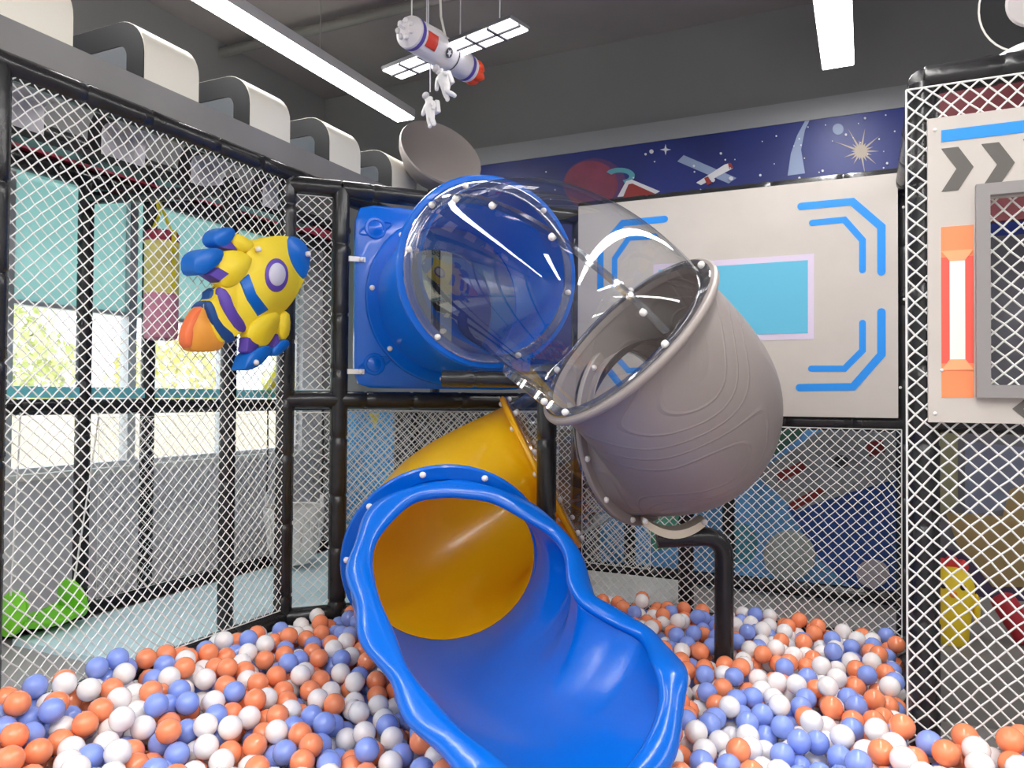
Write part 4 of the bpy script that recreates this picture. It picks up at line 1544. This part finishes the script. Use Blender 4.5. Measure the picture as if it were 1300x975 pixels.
MB().obox(wc_ + zv * 0.01, wx_ * 0.15 * WL, wy_ * 0.012, zv * 0.008).build('wing_strut', M_lf, lamp)
for p in (n0 + ax * 0.02 + zv * rr0, n0 + ax * LL * 0.3 + zv * rr0, n0 + ax * LL * 0.85 + zv * rr0, wc_ + wx_ * WL * 0.36, wc_ - wx_ * WL * 0.2):
    MB().tube([p, at(p, CEZ)], 0.003, 6).build('cable', M_mw, lamp)
pcab = n0 + ax * LL * 0.6 + zv * rr0
MB().tube([pcab, pcab + Vector((-0.03, 0, 0.12)), pcab + Vector((-0.05, 0.02, 0.3)), at(pcab, CEZ)], 0.006, 8).build('power_cord', M_white, lamp)

M_as = mat('astronaut_white', (232, 230, 230), 0.45)
M_vs = mat('astronaut_visor', (196, 192, 198), 0.25)


def astronaut(px, py, px2, py2, dep, label, lean, hang):
    """small toy astronaut hung on a string; head at (px,py), feet at (px2,py2)"""
    hp, fp = atD(px, py, dep), atD(px2, py2, dep)
    up = (hp - fp)
    H = up.length * 1.36
    up.normalize()
    fw = cdir(-0.75, -0.62, 0)
    fw = (fw - up * fw.dot(up)).normalized()
    sdv = up.cross(fw)
    th = thing('astronaut_toy', fp, label, 'toy', 'toy astronauts under the lamp')
    bs = (sdv, fw, up)

    def Q(s, f, u):
        return fp + sdv * s * H + fw * f * H + up * u * H
    me = bpy.data.meshes.new('body')
    ob = link('body', me, th)
    V, E_, Rd = [], [], []

    def chain(pts, rads, root=None):
        prev = root
        for p, r in zip(pts, rads):
            V.append(p); Rd.append(r * H)
            if prev is not None:
                E_.append((prev, len(V) - 1))
            prev = len(V) - 1
        return prev
    pel = chain([Q(0, 0, 0.38)], [0.13])
    ch = chain([Q(0, 0, 0.52), Q(0, 0, 0.62), Q(0, 0.01, 0.70)], [0.14, 0.13, 0.08], pel)
    hd_ = chain([Q(0, 0.02, 0.83)], [0.18], ch)
    shl = pel + 2
    chain([Q(0.17, 0.02, 0.62), Q(0.24, 0.04, 0.48 + lean * 0.1), Q(0.22, 0.10, 0.38 + lean * 0.15)], [0.065, 0.06, 0.05], shl)
    chain([Q(-0.17, 0.02, 0.62), Q(-0.25, 0.05, 0.50), Q(-0.27, 0.10, 0.38)], [0.065, 0.06, 0.05], shl)
    chain([Q(0.08, 0.01, 0.30), Q(0.09, 0.05 + lean * 0.08, 0.17), Q(0.09, -0.02 - lean * 0.1, 0.04), Q(0.09, 0.06 - lean * 0.1, 0.01)], [0.085, 0.075, 0.065, 0.055], pel)
    chain([Q(-0.08, 0.01, 0.30), Q(-0.08, 0.04, 0.17), Q(-0.08, 0.0, 0.04), Q(-0.08, 0.08, 0.01)], [0.085, 0.075, 0.065, 0.055], pel)
    me.from_pydata([tuple(v) for v in V], E_, [])
    me.materials.append(M_as)
    sk = ob.modifiers.new('skin', 'SKIN')
    lay = me.skin_vertices[0].data if len(me.skin_vertices) else None
    if lay is None:
        bm = bmesh.new(); bm.from_mesh(me); bm.verts.layers.skin.verify(); bm.to_mesh(me); bm.free()
        lay = me.skin_vertices[0].data
    for k, r in enumerate(Rd):
        lay[k].radius = (r, r)
        lay[k].use_root = (k == 0)
    sub = ob.modifiers.new('subd', 'SUBSURF'); sub.levels = 2; sub.render_levels = 2
    sk.use_smooth_shade = True
    MB().ball(Q(0, 0.10, 0.84), 0.12 * H, (1.0, 0.75, 0.8), 16, 10, bs).build('visor', M_vs, th)
    bp = MB().obox(Q(0, -0.19, 0.56), sdv * 0.13 * H, fw * 0.07 * H, up * 0.17 * H).build('backpack', M_as, th)
    bv = bp.modifiers.new('bevel', 'BEVEL'); bv.width = 0.03 * H; bv.segments = 3
    p0 = Q(0.0, -0.06, 0.97)
    MB().tube([p0, at(p0, hang)], 0.003, 6).build('string', M_mw, th)


astronaut(559, 92, 572, 126, 3.62, 'white toy astronaut tucked right under the spacecraft lamp', 1.0, ZL + 0.0)
astronaut(545, 127, 549, 161, 3.62, 'white toy astronaut hanging lowest on a long string', 0.0, ZL + 0.0)

# ------------------------------------------------------------------ balls
BR = 0.0375
D2 = (2 * BR) ** 2
bvh = BVHTree.FromPolygons([tuple(v) for v in chute_bvh_v], chute_bvh_f)
# yellow tube too
yme = yel.data
bvh2 = BVHTree.FromPolygons([tuple(v.co) for v in yme.vertices], [tuple(p.vertices) for p in yme.polygons])
posts = [(A.x, A.y, .043), (B.x, B.y, .043), (A2.x, A2.y, .043), (C.x, C.y, .043), (R1.x, R1.y, .046), (E.x, E.y, .043), (c_.x, c_.y, 0.0), (b0.x, b0.y, .042), (sp1.location.x, sp1.location.y, .044)]


def surf(x, y):
    s_ = 0.16 * min(1, max(0, (-x - 1.55) / 0.9)) * min(1, max(0, (2.75 - y) / 1.0))
    s_ += 0.02 * math.sin(3.1 * x + 1) * math.sin(2.7 * y)
    s_ += 0.05 * max(0, 1 - math.hypot(x + 2.25, y - 2.8) / 0.6)
    s_ += 0.10 * min(1, max(0, (x + 0.15) / 0.4)) * min(1, max(0, (y - 1.9) / 0.6)) * (1 if y < 2.66 else 0)
    return s_ - 0.022


def allowed(x, y):
    if x < XN + 0.084 or x > 1.35 or y > 4.0:
        return False
    if y > 2.645 and x > 0.078 + 0.043 * (y - 2.74):
        return False
    # diagonal bay
    if (x - A2.x) * dn.x + (y - A2.y) * dn.y < 0.084:
        return False
    du_n = Vector((du.y, -du.x))
    if (x - B.x) * du_n.x + (y - B.y) * du_n.y < 0.084:
        return False
    f_ = x * _F0.x + y * _F0.y
    r__ = x * _R0.x + y * _R0.y
    if f_ < 1.55 or abs(r__) > 0.74 * f_ + 0.25:
        return False
    for (a, b, r_) in posts:
        if (x - a) ** 2 + (y - b) ** 2 < (r_ + BR) ** 2:
            return False
    return True


balls = []
grid = {}
GS = 2 * BR
rnd = random.Random(11)


def rest(x, y):
    gx_, gy_ = int(math.floor(x / GS)), int(math.floor(y / GS))
    z = FLZ + BR
    for i in (-1, 0, 1):
        for j in (-1, 0, 1):
            for (bx, by, bz_) in grid.get((gx_ + i, gy_ + j), ()):
                d2 = (bx - x) ** 2 + (by - y) ** 2
                if d2 < D2:
                    zz = bz_ + math.sqrt(D2 - d2)
                    if zz > z:
                        z = zz
    return z


fails = 0
while len(balls) < 5200 and fails < 260:
    best = None
    for _ in range(7):
        x, y = rnd.uniform(XN, 1.35), rnd.uniform(0.6, 4.0)
        if not allowed(x, y):
            continue
        z = rest(x, y)
        g = z - surf(x, y)
        if best is None or g < best[0]:
            best = (g, x, y, z)
    if best is None:
        continue
    g, x, y, z = best
    st_ = 0.03
    for _ in range(12):
        x2, y2 = x + rnd.uniform(-st_, st_), y + rnd.uniform(-st_, st_)
        if not allowed(x2, y2):
            continue
        z2 = rest(x2, y2)
        if z2 < z:
            x, y, z = x2, y2, z2
        else:
            st_ *= 0.85
    if z > surf(x, y):
        fails += 1
        continue
    P_ = Vector((x, y, z))
    bad = False
    for bv_, mg in ((bvh, 0.012), (bvh2, 0.006)):
        h = bv_.find_nearest(P_, BR + mg)
        if h[0] is not None:
            bad = True
    if not bad:
        h = bvh.ray_cast(P_, Vector((0, 0, -1)), 1.0)
        if h[0] is not None:
            bad = True
    if bad:
        fails += 0.2
        continue
    balls.append((x, y, z))
    grid.setdefault((int(math.floor(x / GS)), int(math.floor(y / GS))), []).append((x, y, z))

# visible area of each ball seen in the photograph's view: decides which 300 become single objects
SCL = 0.5
buf = np.zeros((int(975 * SCL), int(1300 * SCL)), dtype=bool)
order = sorted(range(len(balls)), key=lambda i: (Vector(balls[i]) - CAM).length)
area = [0] * len(balls)
yy, xx = np.mgrid[0:buf.shape[0], 0:buf.shape[1]]
for i in order:
    p = Vector(balls[i])
    px_, py_, dp = proj(p)
    r_ = BR * F_PX / dp * SCL
    cx_, cy_ = px_ * SCL, py_ * SCL
    x0_, x1_ = int(max(0, cx_ - r_)), int(min(buf.shape[1], cx_ + r_ + 1))
    y0_, y1_ = int(max(0, cy_ - r_)), int(min(buf.shape[0], cy_ + r_ + 1))
    if x0_ >= x1_ or y0_ >= y1_:
        continue
    mk = ((xx[y0_:y1_, x0_:x1_] - cx_) ** 2 + (yy[y0_:y1_, x0_:x1_] - cy_) ** 2) <= r_ * r_
    sub_ = buf[y0_:y1_, x0_:x1_]
    new = mk & ~sub_
    sub_ |= mk
    h = bvh.ray_cast(CAM, (p - CAM).normalized(), (p - CAM).length)
    area[i] = int(new.sum()) if h[0] is None else 0
rank = sorted(range(len(balls)), key=lambda i: -area[i])
solo = set(rank[:300])

MBALL = [mat('ball_orange', (255, 150, 104), 0.22, var=0.03, coat=0.3), mat('ball_blue', (140, 164, 240), 0.22, var=0.03, coat=0.3), mat('ball_white', (246, 242, 242), 0.22, var=0.02, coat=0.3)]


def ico(sub, r):
    bm = bmesh.new()
    bmesh.ops.create_icosphere(bm, subdivisions=sub, radius=r)
    v = [tuple(q.co) for q in bm.verts]
    f = [tuple(x.index for x in q.verts) for q in bm.faces]
    bm.free()
    return np.array(v), np.array(f)


hi_v, hi_f = ico(3, BR)
mid_v, mid_f = ico(2, BR * 1.01)
lo_v, lo_f = ico(1, BR * 1.03)
ball_me = []
for mt in MBALL:
    me = bpy.data.meshes.new('pit_ball')
    me.from_pydata(hi_v.tolist(), [], hi_f.tolist())
    me.materials.append(mt)
    me.polygons.foreach_set('use_smooth', [True] * len(me.polygons))
    ball_me.append(me)
names = ['orange', 'blue', 'white']
bl_lab = ['glossy orange plastic ball lying on the pit surface', 'glossy periwinkle blue plastic ball lying on the pit surface', 'glossy white plastic ball lying on the pit surface']
VV, FF, MI = [], [], []
off = 0
for i, (x, y, z) in enumerate(balls):
    q_ = rnd.random()
    ci = 0 if q_ < 0.37 else (1 if q_ < 0.68 else 2)
    if i in solo:
        o = bpy.data.objects.new('pit_ball', ball_me[ci])
        COL.objects.link(o)
        o.location = (x, y, z)
        tag(o, bl_lab[ci], 'ball', names[ci] + ' pit balls on the surface')
    else:
        v, f = (mid_v, mid_f) if area[i] > 2 or z > surf(x, y) - 0.1 else (lo_v, lo_f)
        VV.append(v + np.array((x, y, z)))
        FF.append(f + off)
        MI += [ci] * len(f)
        off += len(v)
VV = np.concatenate(VV); FF = np.concatenate(FF)
me = bpy.data.meshes.new('pit_balls')
me.from_pydata(VV.tolist(), [], FF.tolist())
for mt in MBALL:
    me.materials.append(mt)
me.polygons.foreach_set('material_index', MI)
me.polygons.foreach_set('use_smooth', [True] * len(me.polygons))
ob = link('pit_balls', me)
tag(ob, 'mass of orange, blue and white balls filling the pit', 'balls', None, 'stuff')
print('BALLS', len(balls), 'tris', len(FF))
